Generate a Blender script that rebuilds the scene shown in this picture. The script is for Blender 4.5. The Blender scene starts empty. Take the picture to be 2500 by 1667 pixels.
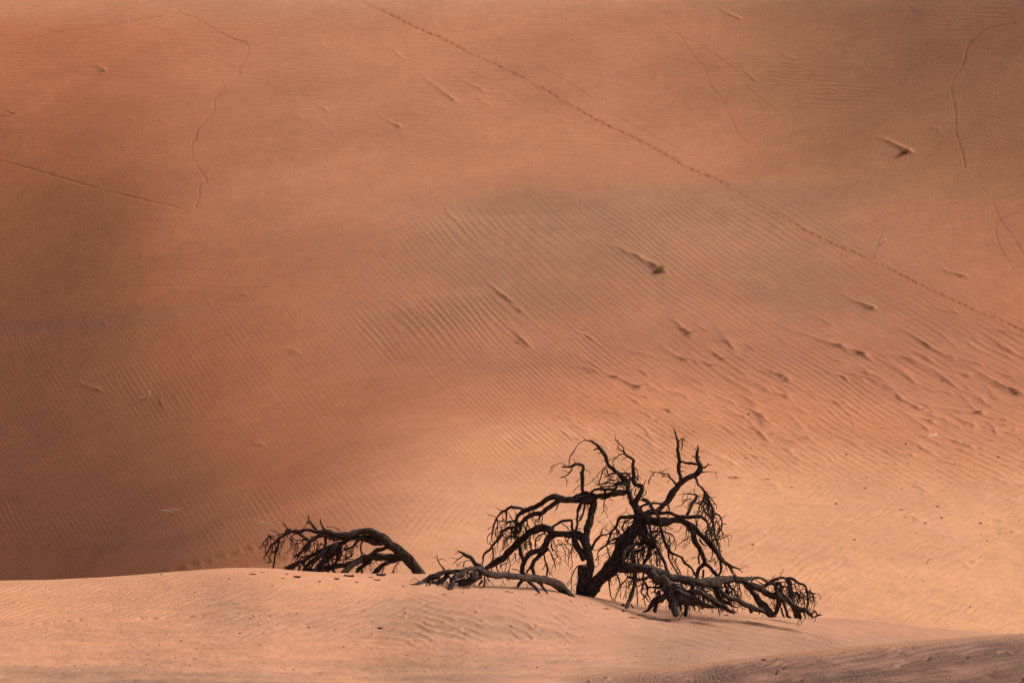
import bpy, math, random
import numpy as np

# ------------------------------------------------------------------ camera, sky, sun, exposure
scene = bpy.context.scene
COL = scene.collection
K = 1.112e-4            # tangent of one photograph pixel (2500 px wide)
CAM_Z = 3.4             # eye height above the flat at the tree
HORIZON = 1150.0        # photograph row of the level line
cam_data = bpy.data.cameras.new('camera')
cam_data.sensor_width = 36.0
cam_data.lens = 36.0 / (2500 * K)
cam_data.shift_y = (HORIZON - 833.5) / 2500.0
cam_data.clip_start = 1.0
cam_data.clip_end = 2000.0
cam_data.dof.use_dof = True
cam_data.dof.focus_distance = 104.0
cam_data.dof.aperture_fstop = 13.0
camera = bpy.data.objects.new('camera', cam_data)
camera.location = (0, 0, CAM_Z)
camera.rotation_euler = (math.radians(90), 0, 0)
COL.objects.link(camera)
scene.camera = camera

SUN_AZ = math.radians(73)     # clockwise from straight ahead: the light comes from behind the dune on the right
SUN_EL = math.radians(41)
world = bpy.data.worlds.new('World')
scene.world = world
world.use_nodes = True
wn = world.node_tree.nodes
sky = wn.new('ShaderNodeTexSky')
sky.sky_type = 'NISHITA'
sky.sun_disc = False
sky.sun_elevation = SUN_EL
sky.sun_rotation = SUN_AZ
sky.air_density = 1.0
sky.dust_density = 7.0
sky.ozone_density = 0.6
wn['Background'].inputs['Strength'].default_value = 0.05
world.node_tree.links.new(sky.outputs[0], wn['Background'].inputs['Color'])

sun_data = bpy.data.lights.new('sun', 'SUN')
sun_data.energy = 1.5
sun_data.angle = math.radians(24)
sun_data.color = (1.0, 0.93, 0.84)
sun = bpy.data.objects.new('sun', sun_data)
sx, sy, sz = math.sin(SUN_AZ) * math.cos(SUN_EL), math.cos(SUN_AZ) * math.cos(SUN_EL), math.sin(SUN_EL)
from mathutils import Vector
sun.rotation_euler = Vector((sx, sy, sz)).to_track_quat('Z', 'Y').to_euler()
COL.objects.link(sun)

scene.view_settings.view_transform = 'Standard'
scene.view_settings.look = 'None'
scene.view_settings.gamma = 1.0
scene.view_settings.exposure = 1.02
scene.view_settings.use_curve_mapping = False
scene.cycles.max_bounces = 6
scene.cycles.diffuse_bounces = 4

rng = np.random.default_rng(7)
random.seed(7)

# ------------------------------------------------------------------ numeric helpers
def sst(a, b, x):
    t = np.clip((x - a) / (b - a), 0, 1)
    return t * t * (3 - 2 * t)

def smax(a, b, k):
    h = np.clip(0.5 + 0.5 * (a - b) / k, 0, 1)
    return b + (a - b) * h + k * h * (1 - h)

_tab = np.random.default_rng(11).random((256, 256))
def vnoise(x, y, seed=0):
    x = x + seed * 17.31; y = y + seed * 9.77
    xi = np.floor(x).astype(np.int64); yi = np.floor(y).astype(np.int64)
    fx = x - xi; fy = y - yi
    fx = fx * fx * fx * (fx * (fx * 6 - 15) + 10); fy = fy * fy * fy * (fy * (fy * 6 - 15) + 10)
    a = _tab[xi & 255, yi & 255]; b = _tab[(xi + 1) & 255, yi & 255]
    c = _tab[xi & 255, (yi + 1) & 255]; d = _tab[(xi + 1) & 255, (yi + 1) & 255]
    return (a * (1 - fx) + b * fx) * (1 - fy) + (c * (1 - fx) + d * fx) * fy - 0.5

def fbm(x, y, seed=0, octaves=3):
    r = 0; amp = 1.0
    for o in range(octaves):
        r = r + amp * vnoise(x * 2 ** o, y * 2 ** o, seed + o * 3)
        amp *= 0.5
    return r

def ripple_phase(s, t, lam, ang, spread, angspread, seed, n=14):
    """phase of a wavy stripe field with natural forks: the argument of a narrow band of waves"""
    r = np.random.default_rng(seed)
    re = np.zeros_like(s); im = np.zeros_like(s)
    for j in range(n):
        k = 2 * math.pi / lam * (1 + spread * r.normal())
        a = math.radians(ang) + angspread * r.normal()
        # stripes run along direction ang (image sense, positive = falling to the right)
        ph = k * (-math.sin(a) * s + math.cos(a) * t) + r.uniform(0, 6.283)
        re += np.cos(ph); im += np.sin(ph)
    return np.arctan2(im, re)

def ripple_shape(ph):
    return np.sin(ph) + 0.28 * np.sin(2 * ph + 0.9)

def ripple_peak(ph):
    # narrow crest, broad trough, one flank steeper
    q = ph + 0.45 * np.sin(ph)
    return 1.25 - 2.3 * np.sqrt(np.sin(q / 2) ** 2 + 0.02)

# ------------------------------------------------------------------ the shape of the sand
CREST_PX = np.array([-1200, -400, 0, 130, 250, 400, 560, 650, 750, 900, 1040, 1130, 1220, 1300, 1389, 1448, 1503, 1560, 1620, 1716, 1800, 1900, 1974, 2040, 2200, 2350, 2500, 2900, 3700.])
CREST_ROW = np.array([1450, 1432, 1422, 1420.5, 1413, 1400, 1389.5, 1388.5, 1395, 1400, 1399, 1404, 1416, 1431, 1449, 1459, 1471, 1480, 1484, 1488, 1495, 1504.5, 1510, 1514, 1528, 1541, 1553, 1580, 1610.])
def smooth_curve(xs, ys, width):
    g = np.arange(-1400, 3900, 5.0)
    v = np.interp(g, xs, ys)
    n = int(width / 5)
    ker = np.hanning(2 * n + 1); ker /= ker.sum()
    vv = np.convolve(np.pad(v, n, mode='edge'), ker, mode='valid')
    return lambda p: np.interp(p, g, vv)
crest_row = smooth_curve(CREST_PX, CREST_ROW, 40)
crest_y = smooth_curve(np.array([-1200, 0, 700, 1100, 1400, 2000, 2300, 3700.]), np.array([88, 92, 94, 97.5, 100, 105, 111, 118.]), 200)
front_q = smooth_curve(np.array([-1200, 0, 500, 900, 1300, 1700, 2200, 3700.]), np.array([.16, .17, .2, .19, .13, .10, .07, .05]), 200)
near_row = smooth_curve(np.array([-1200, 900, 1300, 1500, 1700, 1900, 2100, 2300, 2500, 3700.]), np.array([1740, 1676, 1655, 1640, 1619, 1593, 1573, 1558, 1545, 1480.]), 120)

_T = np.arange(-60, 130, 0.1)
def _front_drop(t):
    # unit drop in front of a crest (t metres towards the viewer): rounds over, holds, eases out
    return t
_prof = sst(-0.6, 3.2, _T) * (1 - 0.93 * sst(4.5, 10.0, _T))
_back = -sst(0.2, 4.5, -_T) * 0.42
_cum_front = np.cumsum(np.where(_T > -0.6, _prof, 0)) * 0.1
_cb = np.cumsum((_back * 0.1)[::-1])[::-1]
_cum_back = _cb
def foreground(px, Y):
    yc = crest_y(px)
    zc = CAM_Z + (HORIZON - crest_row(px)) * K * yc
    t = yc - Y
    z = zc - front_q(px) * np.interp(t, _T, _cum_front) + np.interp(t, _T, _cum_back)
    return np.maximum(z, -6 + 0.0 * z)

def near_dune(px, Y):
    yc = 75.0 + 0.002 * (px - 2000)
    zc = CAM_Z + (HORIZON - near_row(px)) * K * yc
    t = yc - Y
    f = np.where(t > 0, 0.36 * (np.sqrt(t * t + 0.35) - 0.59) + 0.0 * t, 0.16 * (-t))
    f = np.where(t > 12, 0.36 * 11.42 + (t - 12) * 0.02, f)
    return zc - f

_Yg = np.arange(100, 420, 0.25)
_qr = 0.155 + 0.05 * sst(120, 150, _Yg) + 0.235 * sst(146, 182, _Yg) - 0.26 * sst(218, 232, _Yg) - 0.6 * sst(248, 275, _Yg)
_zr = -1.75 - 0.155 * 12 + np.cumsum(_qr) * 0.25
_ql = 0.03 + 0.47 * sst(140, 152, _Yg) - 0.03 * sst(185,200,_Yg) - 0.30 * sst(224, 238, _Yg) - 0.6 * sst(248, 275, _Yg)
_zl = -6.6 + np.cumsum(_ql) * 0.25
def dune(x, Y):
    zr = np.interp(Y, _Yg, _zr); zl = np.interp(Y, _Yg, _zl)
    lo = -30 - 3 * sst(140, 175, Y); hi = -3.2 + 13.2 * sst(138, 178, Y)
    w = 1 - sst(0, 1, (x - lo) / (hi - lo))
    z = zr * (1 - w) + zl * w
    # the shoulder that turns away from the light at the upper right
    z = z + 0.52 * np.log1p(np.exp((x - 13 + 0.06 * (Y - 200)) / 3.0)) * 3.0 * sst(162, 205, Y)
    # the hollow on the left turns away as well
    z = z - 0.46 * np.log1p(np.exp((-x - 15.5 - 0.11 * (Y - 165)) / 2.6)) * 2.6 * (1 - sst(182, 216, Y))
    # the apron at the lower right tips towards the light
    z = z - 0.10 * np.log1p(np.exp((x + 4) / 3.0)) * 3.0 * (1 - sst(132, 172, Y))
    # broad undulations, faint terraces
    z = z + 1.1 * fbm(x / 34, Y / 46, 2, 2) + 0.14 * fbm(x / 11, Y / 17, 5, 2)
    return z

def base_height(px, Y):
    x = (px - 1250) * K * Y
    f = smax(foreground(px, Y), near_dune(px, Y), 0.12)
    f = f + 0.10 * fbm(x / 5, Y / 6, 9, 2) * sst(72, 80, Y)
    return smax(f, dune(x, Y), 0.22)

# ------------------------------------------------------------------ relief drawn on the sand: ripples, wind tails, tracks
def seg_dist(s, t, pts, ys):
    """distance (in plan units) to a polyline, only evaluated near it; returns index array, distance, arc length"""
    best = None
    pts = np.array(pts, float)
    x0, x1 = pts[:, 0].min() - 30, pts[:, 0].max() + 30
    y0, y1 = pts[:, 1].min() - 30, pts[:, 1].max() + 30
    m = (s > x0) & (s < x1) & (t > y0) & (t < y1)
    idx = np.nonzero(m)
    ss, tt = s[idx], t[idx]
    d = np.full(ss.shape, 1e9); arc = np.zeros(ss.shape); off = np.zeros(ss.shape); acc = 0.0
    for a, b in zip(pts[:-1], pts[1:]):
        v = b - a; L = np.hypot(*v); v = v / L
        u = np.clip((ss - a[0]) * v[0] + (tt - a[1]) * v[1], 0, L)
        ex = ss - a[0] - u * v[0]; ey = tt - a[1] - u * v[1]
        dd = np.hypot(ex, ey)
        w = dd < d
        d[w] = dd[w]; arc[w] = (acc + u)[w]; off[w] = (ex * -v[1] + ey * v[0])[w]
        acc += L
    return idx, d, arc, off

def catmull(pts, step):
    P = np.array(pts, float)
    if len(P) < 3:
        return P
    P = np.vstack([2 * P[0] - P[1], P, 2 * P[-1] - P[-2]])
    out = []
    for i in range(1, len(P) - 2):
        L = np.hypot(*(P[i + 1, :2] - P[i, :2])); n = max(2, int(L / step))
        for k in range(n):
            u = k / n
            a, b, c, d = P[i - 1], P[i], P[i + 1], P[i + 2]
            out.append(0.5 * (2 * b + (c - a) * u + (2 * a - 5 * b + 4 * c - d) * u * u + (3 * b - a - 3 * c + d) * u ** 3))
    out.append(P[-2])
    return np.array(out)

FOOT_TRAIL = [(905, 12), (960, 40), (1020, 70), (1085, 98), (1150, 132), (1240, 172), (1330, 220), (1450, 290), (1530, 328), (1610, 370), (1690, 415), (1750, 440), (1820, 480), (1900, 525), (2000, 580), (2130, 637), (2250, 697), (2330, 735), (2390, 762), (2480, 800), (2560, 838)]
VALLEY_TRAIL = [(330, 1412), (420, 1393), (500, 1371), (560, 1352), (605, 1341), (650, 1330), (700, 1322)]
VALLEY_TRAIL2 = [(560, 1384), (620, 1374), (690, 1362), (760, 1350), (830, 1336)]
# thin meandering animal tracks: (points, depth factor)
TRACKS = [
 ([(437, 27), (450, 36), (480, 44), (520, 70), (575, 98), (600, 105), (608, 125), (598, 150), (583, 168), (588, 182)], 1.0),
 ([(541, 198), (548, 212), (547, 228), (523, 241), (524, 268), (500, 297), (480, 322), (478, 341), (470, 346), (470, 380), (488, 415), (505, 442), (487, 452), (487, 480), (475, 512)], 1.0),
 ([(475, 516), (455, 515), (430, 505), (350, 488), (230, 458), (155, 436), (45, 404), (-40, 385)], 0.9),
 ([(-20, 120), (45, 104), (90, 92), (150, 77), (230, 68), (310, 52), (385, 42), (405, 30)], 0.55),
 ([(1650, 80), (1665, 95), (1700, 145), (1720, 165), (1735, 210), (1765, 245), (1785, 290), (1793, 305), (1800, 325), (1825, 350)], 0.55),
 ([(1625, 60), (1655, 85), (1720, 118), (1760, 145), (1800, 178), (1830, 218), (1860, 245), (1890, 268)], 0.4),
 ([(1630, -10), (1630, 15), (1623, 40)], 0.4),
 ([(2480, 58), (2440, 63), (2405, 75), (2385, 92), (2362, 112), (2358, 135), (2352, 155), (2335, 185), (2322, 210), (2325, 235), (2331, 265), (2334, 295), (2332, 320), (2342, 350), (2353, 390), (2356, 410)], 1.0),
 ([(2400, 462), (2420, 485), (2432, 515), (2445, 540), (2470, 575), (2490, 605), (2510, 640)], 0.7),
 ([(2510, 500), (2490, 503), (2488, 518), (2445, 535), (2430, 548), (2432, 570), (2440, 600), (2470, 650), (2490, 672)], 0.7),
 ([(1280, 145), (1350, 180), (1430, 230), (1500, 280), (1600, 335), (1650, 360)], 0.45),
 ([(1100, 150), (1180, 190), (1230, 215), (1300, 260), (1400, 290), (1490, 310)], 0.35),
 ([(293, 712), (300, 705), (340, 698), (450, 698), (580, 705), (660, 700)], 0.4),
 ([(293, 712), (315, 730), (330, 748), (345, 760)], 0.4),
 ([(540, 850), (580, 846), (610, 830), (630, 815)], 0.35),
 ([(125, 898), (150, 892), (180, 868), (235, 845)], 0.5),
 ([(0, 940), (50, 930), (100, 920), (125, 900)], 0.5),
 ([(1845, 525), (1860, 540), (1880, 565)], 0.3),
]
# wind tails: (head x, head y, tail x, tail y, half width, height m)
TAILS = [
 (1605, 652, 1505, 606, 9, .30), (2220, 365, 2140, 330, 8, .22), (2130, 750, 2058, 712, 7, .22), (2112, 860, 1960, 796, 7, .20), (1920, 926, 1840, 893, 8, .26),
 (2395, 1004, 2288, 986, 7, .24), (2482, 956, 2380, 906, 7, .22), (2310, 932, 2225, 893, 6, .16), (2362, 916, 2318, 892, 6, .15), (1680, 810, 1635, 788, 7, .18),
 (1672, 874, 1620, 846, 7, .18), (1762, 872, 1706, 850, 6, .15), (1732, 890, 1680, 872, 6, .15), (1450, 908, 1388, 880, 7, .18), (1560, 942, 1460, 896, 7, .18),
 (1252, 730, 1186, 694, 6, .18), (1268, 758, 1236, 742, 5, .12), (1290, 836, 1240, 806, 6, .15), (2356, 674, 2300, 646, 6, .15), (1880, 1026, 1836, 1002, 7, .2),
 (255, 173, 215, 150, 6, .16), (318, 295, 300, 290, 6, .12), (393, 295, 372, 290, 5, .10), (795, 270, 768, 255, 5, .12), (727, 291, 700, 283, 5, .12),
 (1108, 238, 1050, 204, 7, .16), (1174, 222, 1105, 184, 5, .13), (982, 137, 948, 124, 4, .12), (974, 307, 938, 282, 5, .14), (1804, 42, 1768, 26, 4, .14),
 (2155, 66, 2138, 60, 5, .12), (1935, 142, 1914, 131, 4, .12), (1843, 192, 1816, 176, 4, .12), (1752, 164, 1734, 156, 4, .10), (2022, 228, 2012, 221, 4, .10),
 (2286, 318, 2270, 305, 5, .13), (1113, 530, 1088, 514, 5, .16), (951, 563, 938, 556, 4, .12), (1195, 253, 1165, 240, 4, .09), (864, 290, 850, 282, 4, .10),
 (1374, 297, 1348, 290, 4, .10), (1265, 250, 1240, 238, 4, .10), (600, 331, 590, 326, 4, .08), (716, 379, 698, 374, 4, .10), (255, 790, 248, 780, 5, .12),
 (595, 722, 580, 714, 6, .13), (512, 742, 500, 734, 5, .10), (715, 862, 690, 845, 7, .15), (120, 904, 112, 896, 5, .14), (398, 980, 380, 968, 7, .16),
 (238, 952, 190, 932, 5, .10), (455, 1052, 440, 1046, 5, .1), (634, 1085, 610, 1070, 6, .12), (365, 1082, 352, 1072, 6, .1), (2450, 1022, 2400, 1004, 6, .18),
 (2500, 968, 2440, 940, 6, .18), (2330, 925, 2280, 905, 5, .12), (2330, 765, 2280, 742, 5, .14), (2470, 855, 2420, 830, 5, .14), (2270, 840, 2215, 816, 5, .13),
 (1870, 955, 1810, 930, 5, .14), (2060, 985, 1995, 958, 6, .15), (2240, 995, 2180, 965, 6, .16), (2140, 925, 2090, 908, 5, .13), (2340, 1040, 2270, 1015, 6, .16),
]
_r = np.random.default_rng(23)
for _i in range(460):   # the hummocky apron at the right
    hx = _r.uniform(1250, 2560); hy = _r.uniform(790, 1420)
    pr = np.exp(-((hy - (760 + 0.14 * (hx - 1250) + 150)) / 190) ** 2) * sst(1200, 1650, hx) + 0.16 * sst(1500, 1900, hx)
    if _r.random() < pr:
        L = _r.uniform(18, 80) * (1 if hy < 1150 else 0.6)
        a = math.radians(_r.normal(25, 5) * (1 if hy < 1100 else 0.45))
        TAILS.append((hx, hy, hx - L * math.cos(a), hy - L * math.sin(a), _r.uniform(3.5, 6.5), _r.uniform(.07, .16) if hy < 1120 else _r.uniform(.05, .11)))
for _i in range(60):    # sparse ones higher up
    hx = _r.uniform(0, 2500); hy = _r.uniform(20, 560)
    L = _r.uniform(6, 22); a = math.radians(_r.normal(26, 7))
    TAILS.append((hx, hy, hx - L * math.cos(a), hy - L * math.sin(a), _r.uniform(3, 4.5), _r.uniform(.05, .10)))

def relief(S, T, Y, fore):
    """height of the fine relief in metres, and the maps of sand kind and painted tone"""
    h = np.zeros_like(S)
    mineral = np.zeros_like(S); pale = np.zeros_like(S); fresh = np.zeros_like(S); dark = np.zeros_like(S)
    wx = 26 * fbm(S / 210, T / 160, 31, 2); wy = 16 * fbm(S / 230, T / 170, 37, 2)
    patch = fbm(S / 330, T / 150, 41, 3)
    if not fore:
        # vertical drop of the long ripples: steep on the left, flatter to the right
        sm = np.arange(-1000, 3600, 10.0)
        M = np.cumsum(np.interp(sm, [-1000, 0, 500, 1000, 1500, 2000, 2500, 3600], [1.9, 1.75, 1.5, 1.12, .80, .62, .50, .4])) * 10.0
        tp = T - np.interp(S, sm, M) + wy * 1.3
        up = sst(800, 250, T - 0.02 * S)
        # A: fine level ripples on the upper face
        zA = sst(480, 380, T + 40 * patch) * (0.25 + 0.75 * sst(-.12, .22, patch + .5 * np.exp(-((S - 480) / 420) ** 2 - ((T - 110) / 110) ** 2) + .25 * np.exp(-((S - 1150) / 420) ** 2 - ((T - 260) / 220) ** 2) - .35 * sst(1650, 2200, S) - .35 * np.exp(-((S - 330) / 330) ** 2 - ((T - 400) / 150) ** 2)))
        phA = ripple_phase(S + wx * .6, T + wy * .9, 9.2, 3.5, .10, .05, 101)
        h += 0.0066 * zA * ripple_shape(phA)
        # B: the coarse grey ripples across the middle
        cB = np.interp(S, [600, 1000, 1500, 2000, 2500], [800, 700, 640, 660, 760])
        zB = sst(700, 1080, S + 60 * patch) * sst(2420, 2000, S) * sst(cB - 190, cB - 95, T + 50 * patch) * sst(cB + 250, cB + 110, T + 60 * patch)
        zM = sst(560, 1200, S + 90 * patch) * sst(2560, 1900, S) * sst(cB - 270, cB - 50, T + 60 * patch) * sst(cB + 320, cB + 60, T + 70 * patch)
        phB = ripple_phase(S, tp, 20.5, 0, .14, .06, 202)
        phB2 = ripple_phase(S * .5, tp, 14.5, 0, .10, .06, 203)
        wB = sst(1600, 1200, S + 150 * patch)
        rB = ripple_peak(phB) * wB + .78 * ripple_peak(phB2) * (1 - wB)
        h += 0.0108 * zB * rB * (.7 + .6 * sst(-.2, .3, patch))
        # C: the long ripples of the shaded hollow
        zC = sst(1280, 820, S + 60 * patch) * sst(735, 830, T + .05 * S + 40 * patch) * sst(1420, 1250, T)
        phC = ripple_phase(S * .6, tp, 21, 0, .10, .07, 303)
        h += 0.0046 * zC * ripple_peak(phC) * (.75 + .5 * sst(-.2, .3, patch))
        # D: the right flank
        zD = sst(900, 1250, S + 80 * patch) * sst(cB - 40, cB + 90, T + 40 * patch) * sst(1210, 1020, T - .03 * S + 60 * patch)
        phD = ripple_phase(S * .5, tp, 15.5, 0, .10, .05, 404)
        h += 0.0115 * zD * (1 - zB * .85) * ripple_peak(phD) * (.55 + .8 * sst(-.2, .3, fbm(S / 90, T / 60, 77, 2)))
        # E: weak cross ripples of the apron
        zE = sst(1100, 1230, T + 40 * patch) * sst(700, 950, S) * (.35 + .65 * sst(-.1, .2, fbm(S / 120, T / 60, 43, 2)))
        phE = ripple_phase(S + wx, T + wy * .8, 17, -24, .12, .14, 505)
        phE2 = ripple_phase(S + wx, T + wy * .8, 15, -52, .10, .10, 506)
        e2 = sst(1300, 1000, S); zE = zE * sst(800, 1150, S + .9 * (T - 1250))
        h += 0.0085 * zE * (ripple_shape(phE) * (1 - e2) + .8 * ripple_shape(phE2) * e2)
        # hummocky unevenness of the apron
        lump = sst(1150, 1700, S) * sst(780, 960, T - .04 * S)
        h += lump * (0.030 * fbm((S * .95 + T * .3) / 38, (T * .95 - S * .3 * sst(1350, 950, T)) / 7.5, 61, 3) + 0.010 * fbm(S / 12, T / 3.4, 67, 2))
        # faint terraces where the long ripples end at the left
        for cx, cy, L, d in ((250, 778, 330, .16), (330, 796, 230, .09), (1830, 470, 330, .14), (800, 470, 300, .12), (1250, 505, 420, .12), (430, 1322, 230, .10)):
            cc = cy - .10 * (S - cx) * (1 if S is None else 1) if cx < 600 else cy + .12 * (S - cx) * (cx < 1000)
            e = np.exp(-((S - cx) / L) ** 2)
            h += -.3 * d * e * (sst(-26, 22, T - cc + 14 * patch) - .5) * np.exp(-((T - cc) / 70) ** 2)
        # sand kinds and painted tone
        streak = fbm(S / 130, tp / 24, 97, 3)
        mineral += np.clip(zM * (.50 + .20 * streak + .18 * (np.cos(phB) * wB + np.cos(phB2) * (1 - wB))), 0, 1)
        mineral += .2 * np.exp(-((S - 1250) / 420) ** 2 - ((T - 505) / 50) ** 2) + .22 * np.exp(-((S - 1900) / 380) ** 2 - ((T - 470) / 30) ** 2)
        mineral += .22 * np.exp(-((S - 300) / 330) ** 2 - ((T - 780 + .08 * (S - 300)) / 16) ** 2)
        mineral += .15 * np.exp(-((S - 250) / 260) ** 2 - ((T - 1330) / 55) ** 2) * sst(-.35, .1, fbm(S / 110, T / 26, 91, 2)) 
        mineral += zD * (1 - zB) * (.26 + .16 * np.cos(phD)) * sst(1050, 850, T - .08 * (S - 1250))
        mineral += .12 * zC * (.5 + .5 * np.sin(phC + .5))
        pale += sst(820, 1250, T + 90 * patch - .05 * (S - 1250)) * sst(650, 1250, S + .4 * (T - 1200))  # upper sand is redder; the hollow's extra red is bounced light painted in
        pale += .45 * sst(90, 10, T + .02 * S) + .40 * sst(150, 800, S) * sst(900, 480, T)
        # the wind tails
        for (hx, hy, tx, ty, w, H) in TAILS:
            H *= min(1.0, math.hypot(hx - tx, hy - ty) / 42) * (.8 if hx < 1250 else 1)
            j1 = math.sin(hx * 12.9 + hy * 78.2); j2 = math.sin(hx * 3.7 + hy * 9.1)
            dx, dy = (tx - hx) * (1.2 + .3 * j2), (ty - hy) * (1.2 + .3 * j2); c1, s1 = math.cos(.13 * j1), math.sin(.13 * j1)
            tx, ty, w = hx + dx * c1 - dy * s1, hy + dx * s1 + dy * c1, w * (.9 + .25 * j1)
            L = math.hypot(hx - tx, hy - ty); ux, uy = (tx - hx) / L, (ty - hy) / L
            x0, x1 = min(hx, tx) - 5 * w, max(hx, tx) + 5 * w
            m = np.nonzero((S[:, 0] > x0) & (S[:, 0] < x1))[0]
            if len(m) == 0: continue
            sl = slice(m[0], m[-1] + 1)
            ss, tt = S[sl], T[sl]
            rr = np.nonzero((tt > min(hy, ty) - 5 * w) & (tt < max(hy, ty) + 5 * w))
            a_s, a_t = ss[rr], tt[rr]
            a = (a_s - hx) * ux + (a_t - hy) * uy
            b = -(a_s - hx) * uy + (a_t - hy) * ux + 2.6 * vnoise(a_s / 14, a_t / 9, 3) + w * .9 * np.sin(np.clip(a / L, 0, 1) * 3 + hx)
            al = np.where(a < 0, np.exp(-(a / (w * 2.0)) ** 2), np.clip(1 - a / L, 0, 1) ** .8 * (a < L))
            # sharp crest, fuller on the shaded side
            cr = np.exp(-np.abs(b / (.72 * w)) ** 1.5)
            hh = H * .54 * al * cr * (.9 + .5 * vnoise(a_s / 16, a_t / 9, 6))
            tmp = h[sl]; tmp[rr] += hh
        # footprints
        line = catmull(FOOT_TRAIL, 12)
        for trail, stepL, dep, wd in ((line, 19.0, .040, 2.1), (catmull(VALLEY_TRAIL, 10), 38.0, .022, 6.0), (catmull(VALLEY_TRAIL2, 10), 42.0, .018, 6.0)):
            idx, d, arc, off = seg_dist(S, T, trail, None)
            near = d < 26
            idx = (idx[0][near], idx[1][near]); arc = arc[near]; off = off[near]
            arc = arc + stepL * .9 * vnoise(arc / (stepL * 2.3), arc * 0, 8)
            step = np.floor(arc / stepL); fr = arc / stepL - step - .5
            jit = (np.sin(step * 12.9898) * 43758.5453) % 1 - .5
            side = np.where(step % 2 == 0, 1, -1) * wd * .35 + jit * wd * .5
            size = .75 + .5 * ((np.sin(step * 78.233) * 9631.7) % 1)
            gap = ((np.sin(step * 3.71) * 733.1) % 1) > .10
            faded = 1 - .4 * np.exp(-((arc - 300) / 60) ** 2) - .45 * np.exp(-((arc - 1080) / 110) ** 2) if wd < 5 else 1
            pit = np.exp(-((fr + jit * .12) * stepL / (stepL * .33)) ** 4) * np.exp(-((off - side) / wd) ** 2) * size * gap * faded
            rim = np.exp(-((fr + .42) * stepL / (stepL * .3)) ** 2) * np.exp(-((off - side) / (wd * 1.3)) ** 2)
            h[idx] += -dep * pit + dep * .35 * rim * faded
            fresh[idx] += np.clip(.6 * pit + .35 * np.exp(-(off / (wd * 1.9)) ** 2) * faded, 0, 1) * (1 if wd < 5 else .45)
        # thin tracks
        for pts, dep in TRACKS:
            line = catmull(pts, 10)
            idx, d, arc, off = seg_dist(S, T, line, None)
            near = d < 12
            idx = (idx[0][near], idx[1][near]); d = d[near]; arc = arc[near]; off = off[near]
            wob = np.clip(.65 + 1.1 * vnoise(arc / 14, arc * 0, 4) + .9 * vnoise(arc / 60, arc * 0, 9), .1, 1.3)
            g = np.exp(-(d / 1.9) ** 2) * wob
            h[idx] += -.022 * dep * g + .004 * dep * np.exp(-((np.abs(off) - 4.2) / 2) ** 2)
            fresh[idx] += .65 * dep * (.3 + .7 * wob) * np.exp(-(d / 2.0) ** 2)
    else:
        zn = sst(-6, 6, T - near_row(S)) * sst(78, 76.5, Y)       # the near dune at the bottom right
        cr = crest_row(S)
        dT = T - cr
        left = sst(1500, 1000, S + 120 * patch)
        # fine ripples on the left shoulder
        ph1 = ripple_phase(S + wx, T + wy * .7 - .0004 * (S - 300) ** 2 * sst(300, 800, S), 8.6, -13, .08, .05, 611)
        z1 = sst(760, 420, S + 120 * patch) * sst(3, 14, dT) * sst(160, 90, dT)
        h += .016 * z1 * ripple_peak(ph1)
        # coarse wavy pale ripples on the shoulder of the mound
        q2 = np.exp(-(((S - 780) / 330) ** 4)) * np.exp(-(((T - 1497 - .02 * (S - 780)) / 58) ** 4))
        z2 = q2 * sst(-.40, -.05, fbm(S / 190, T / 46, 53, 2) + .02) * sst(10, 30, dT)
        ph2 = ripple_phase(S + 2.2 * wx, T + 1.2 * wy, 13.0, -17, .12, .10, 622)
        h += .026 * z2 * ripple_peak(ph2)
        # middle: shallow scallops
        z3 = np.exp(-(((S - 1180) / 300) ** 4)) * np.exp(-(((T - 1510) / 62) ** 4)) * sst(6, 26, dT)
        ph3 = ripple_phase(S + 2 * wx, T + 1.6 * wy, 14.0, 9, .15, .16, 633)
        h += .026 * z3 * ripple_peak(ph3) * (1 - .6 * z2)
        # right shoulder
        z4 = sst(1350, 1600, S + 80 * patch) * sst(2250, 1950, S) * sst(6, 22, dT) * sst(110, 60, dT) * (1 - zn)
        ph4 = ripple_phase(S + wx, T + .8 * wy, 11, 13, .08, .05, 644)
        h += .025 * z4 * ripple_peak(ph4)
        # flat: streaky small unevenness
        fl = sst(70, 140, dT) * (1 - zn)
        h += fl * (.032 * fbm(S / 60, T / 5.5, 57, 3) + .010 * fbm(S / 15, T / 3, 59, 2))
        h += (1 - zn) * .008 * fbm(S / 22, T / 5, 71, 2) * sst(2, 12, dT)
        # near dune ripples
        ph5 = ripple_phase(S + 1.4 * wx, T + .9 * wy, 11.0, -10.5, .13, .05, 655)
        h += zn * sst(2, 26, T - near_row(S)) * .046 * ripple_peak(ph5) * (.55 + .8 * sst(-.25, .25, fbm(S / 160, T / 30, 73, 2)))
        # hollow blown under the fallen limbs
        h -= .10 * np.exp(-((S - 1680) / 150) ** 2 - ((T - 1500) / 9) ** 2)
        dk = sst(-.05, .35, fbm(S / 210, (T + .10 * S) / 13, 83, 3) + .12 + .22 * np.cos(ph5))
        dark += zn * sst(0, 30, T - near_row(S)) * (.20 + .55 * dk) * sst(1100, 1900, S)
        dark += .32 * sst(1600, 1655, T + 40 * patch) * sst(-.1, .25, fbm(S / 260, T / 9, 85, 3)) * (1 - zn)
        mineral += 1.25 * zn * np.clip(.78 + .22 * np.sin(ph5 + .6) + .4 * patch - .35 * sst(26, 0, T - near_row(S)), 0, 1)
        mineral += np.clip(.75 * z2 * (.5 + .5 * np.sin(ph2 + .7)), 0, 1) + .22 * z3 * (.5 + .5 * np.sin(ph3))
        mineral += .55 * sst(1590, 1660, T + 30 * patch) * (1 - zn) * sst(-.3, .25, fbm(S / 300, T / 14, 81, 3) + .12)
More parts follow.
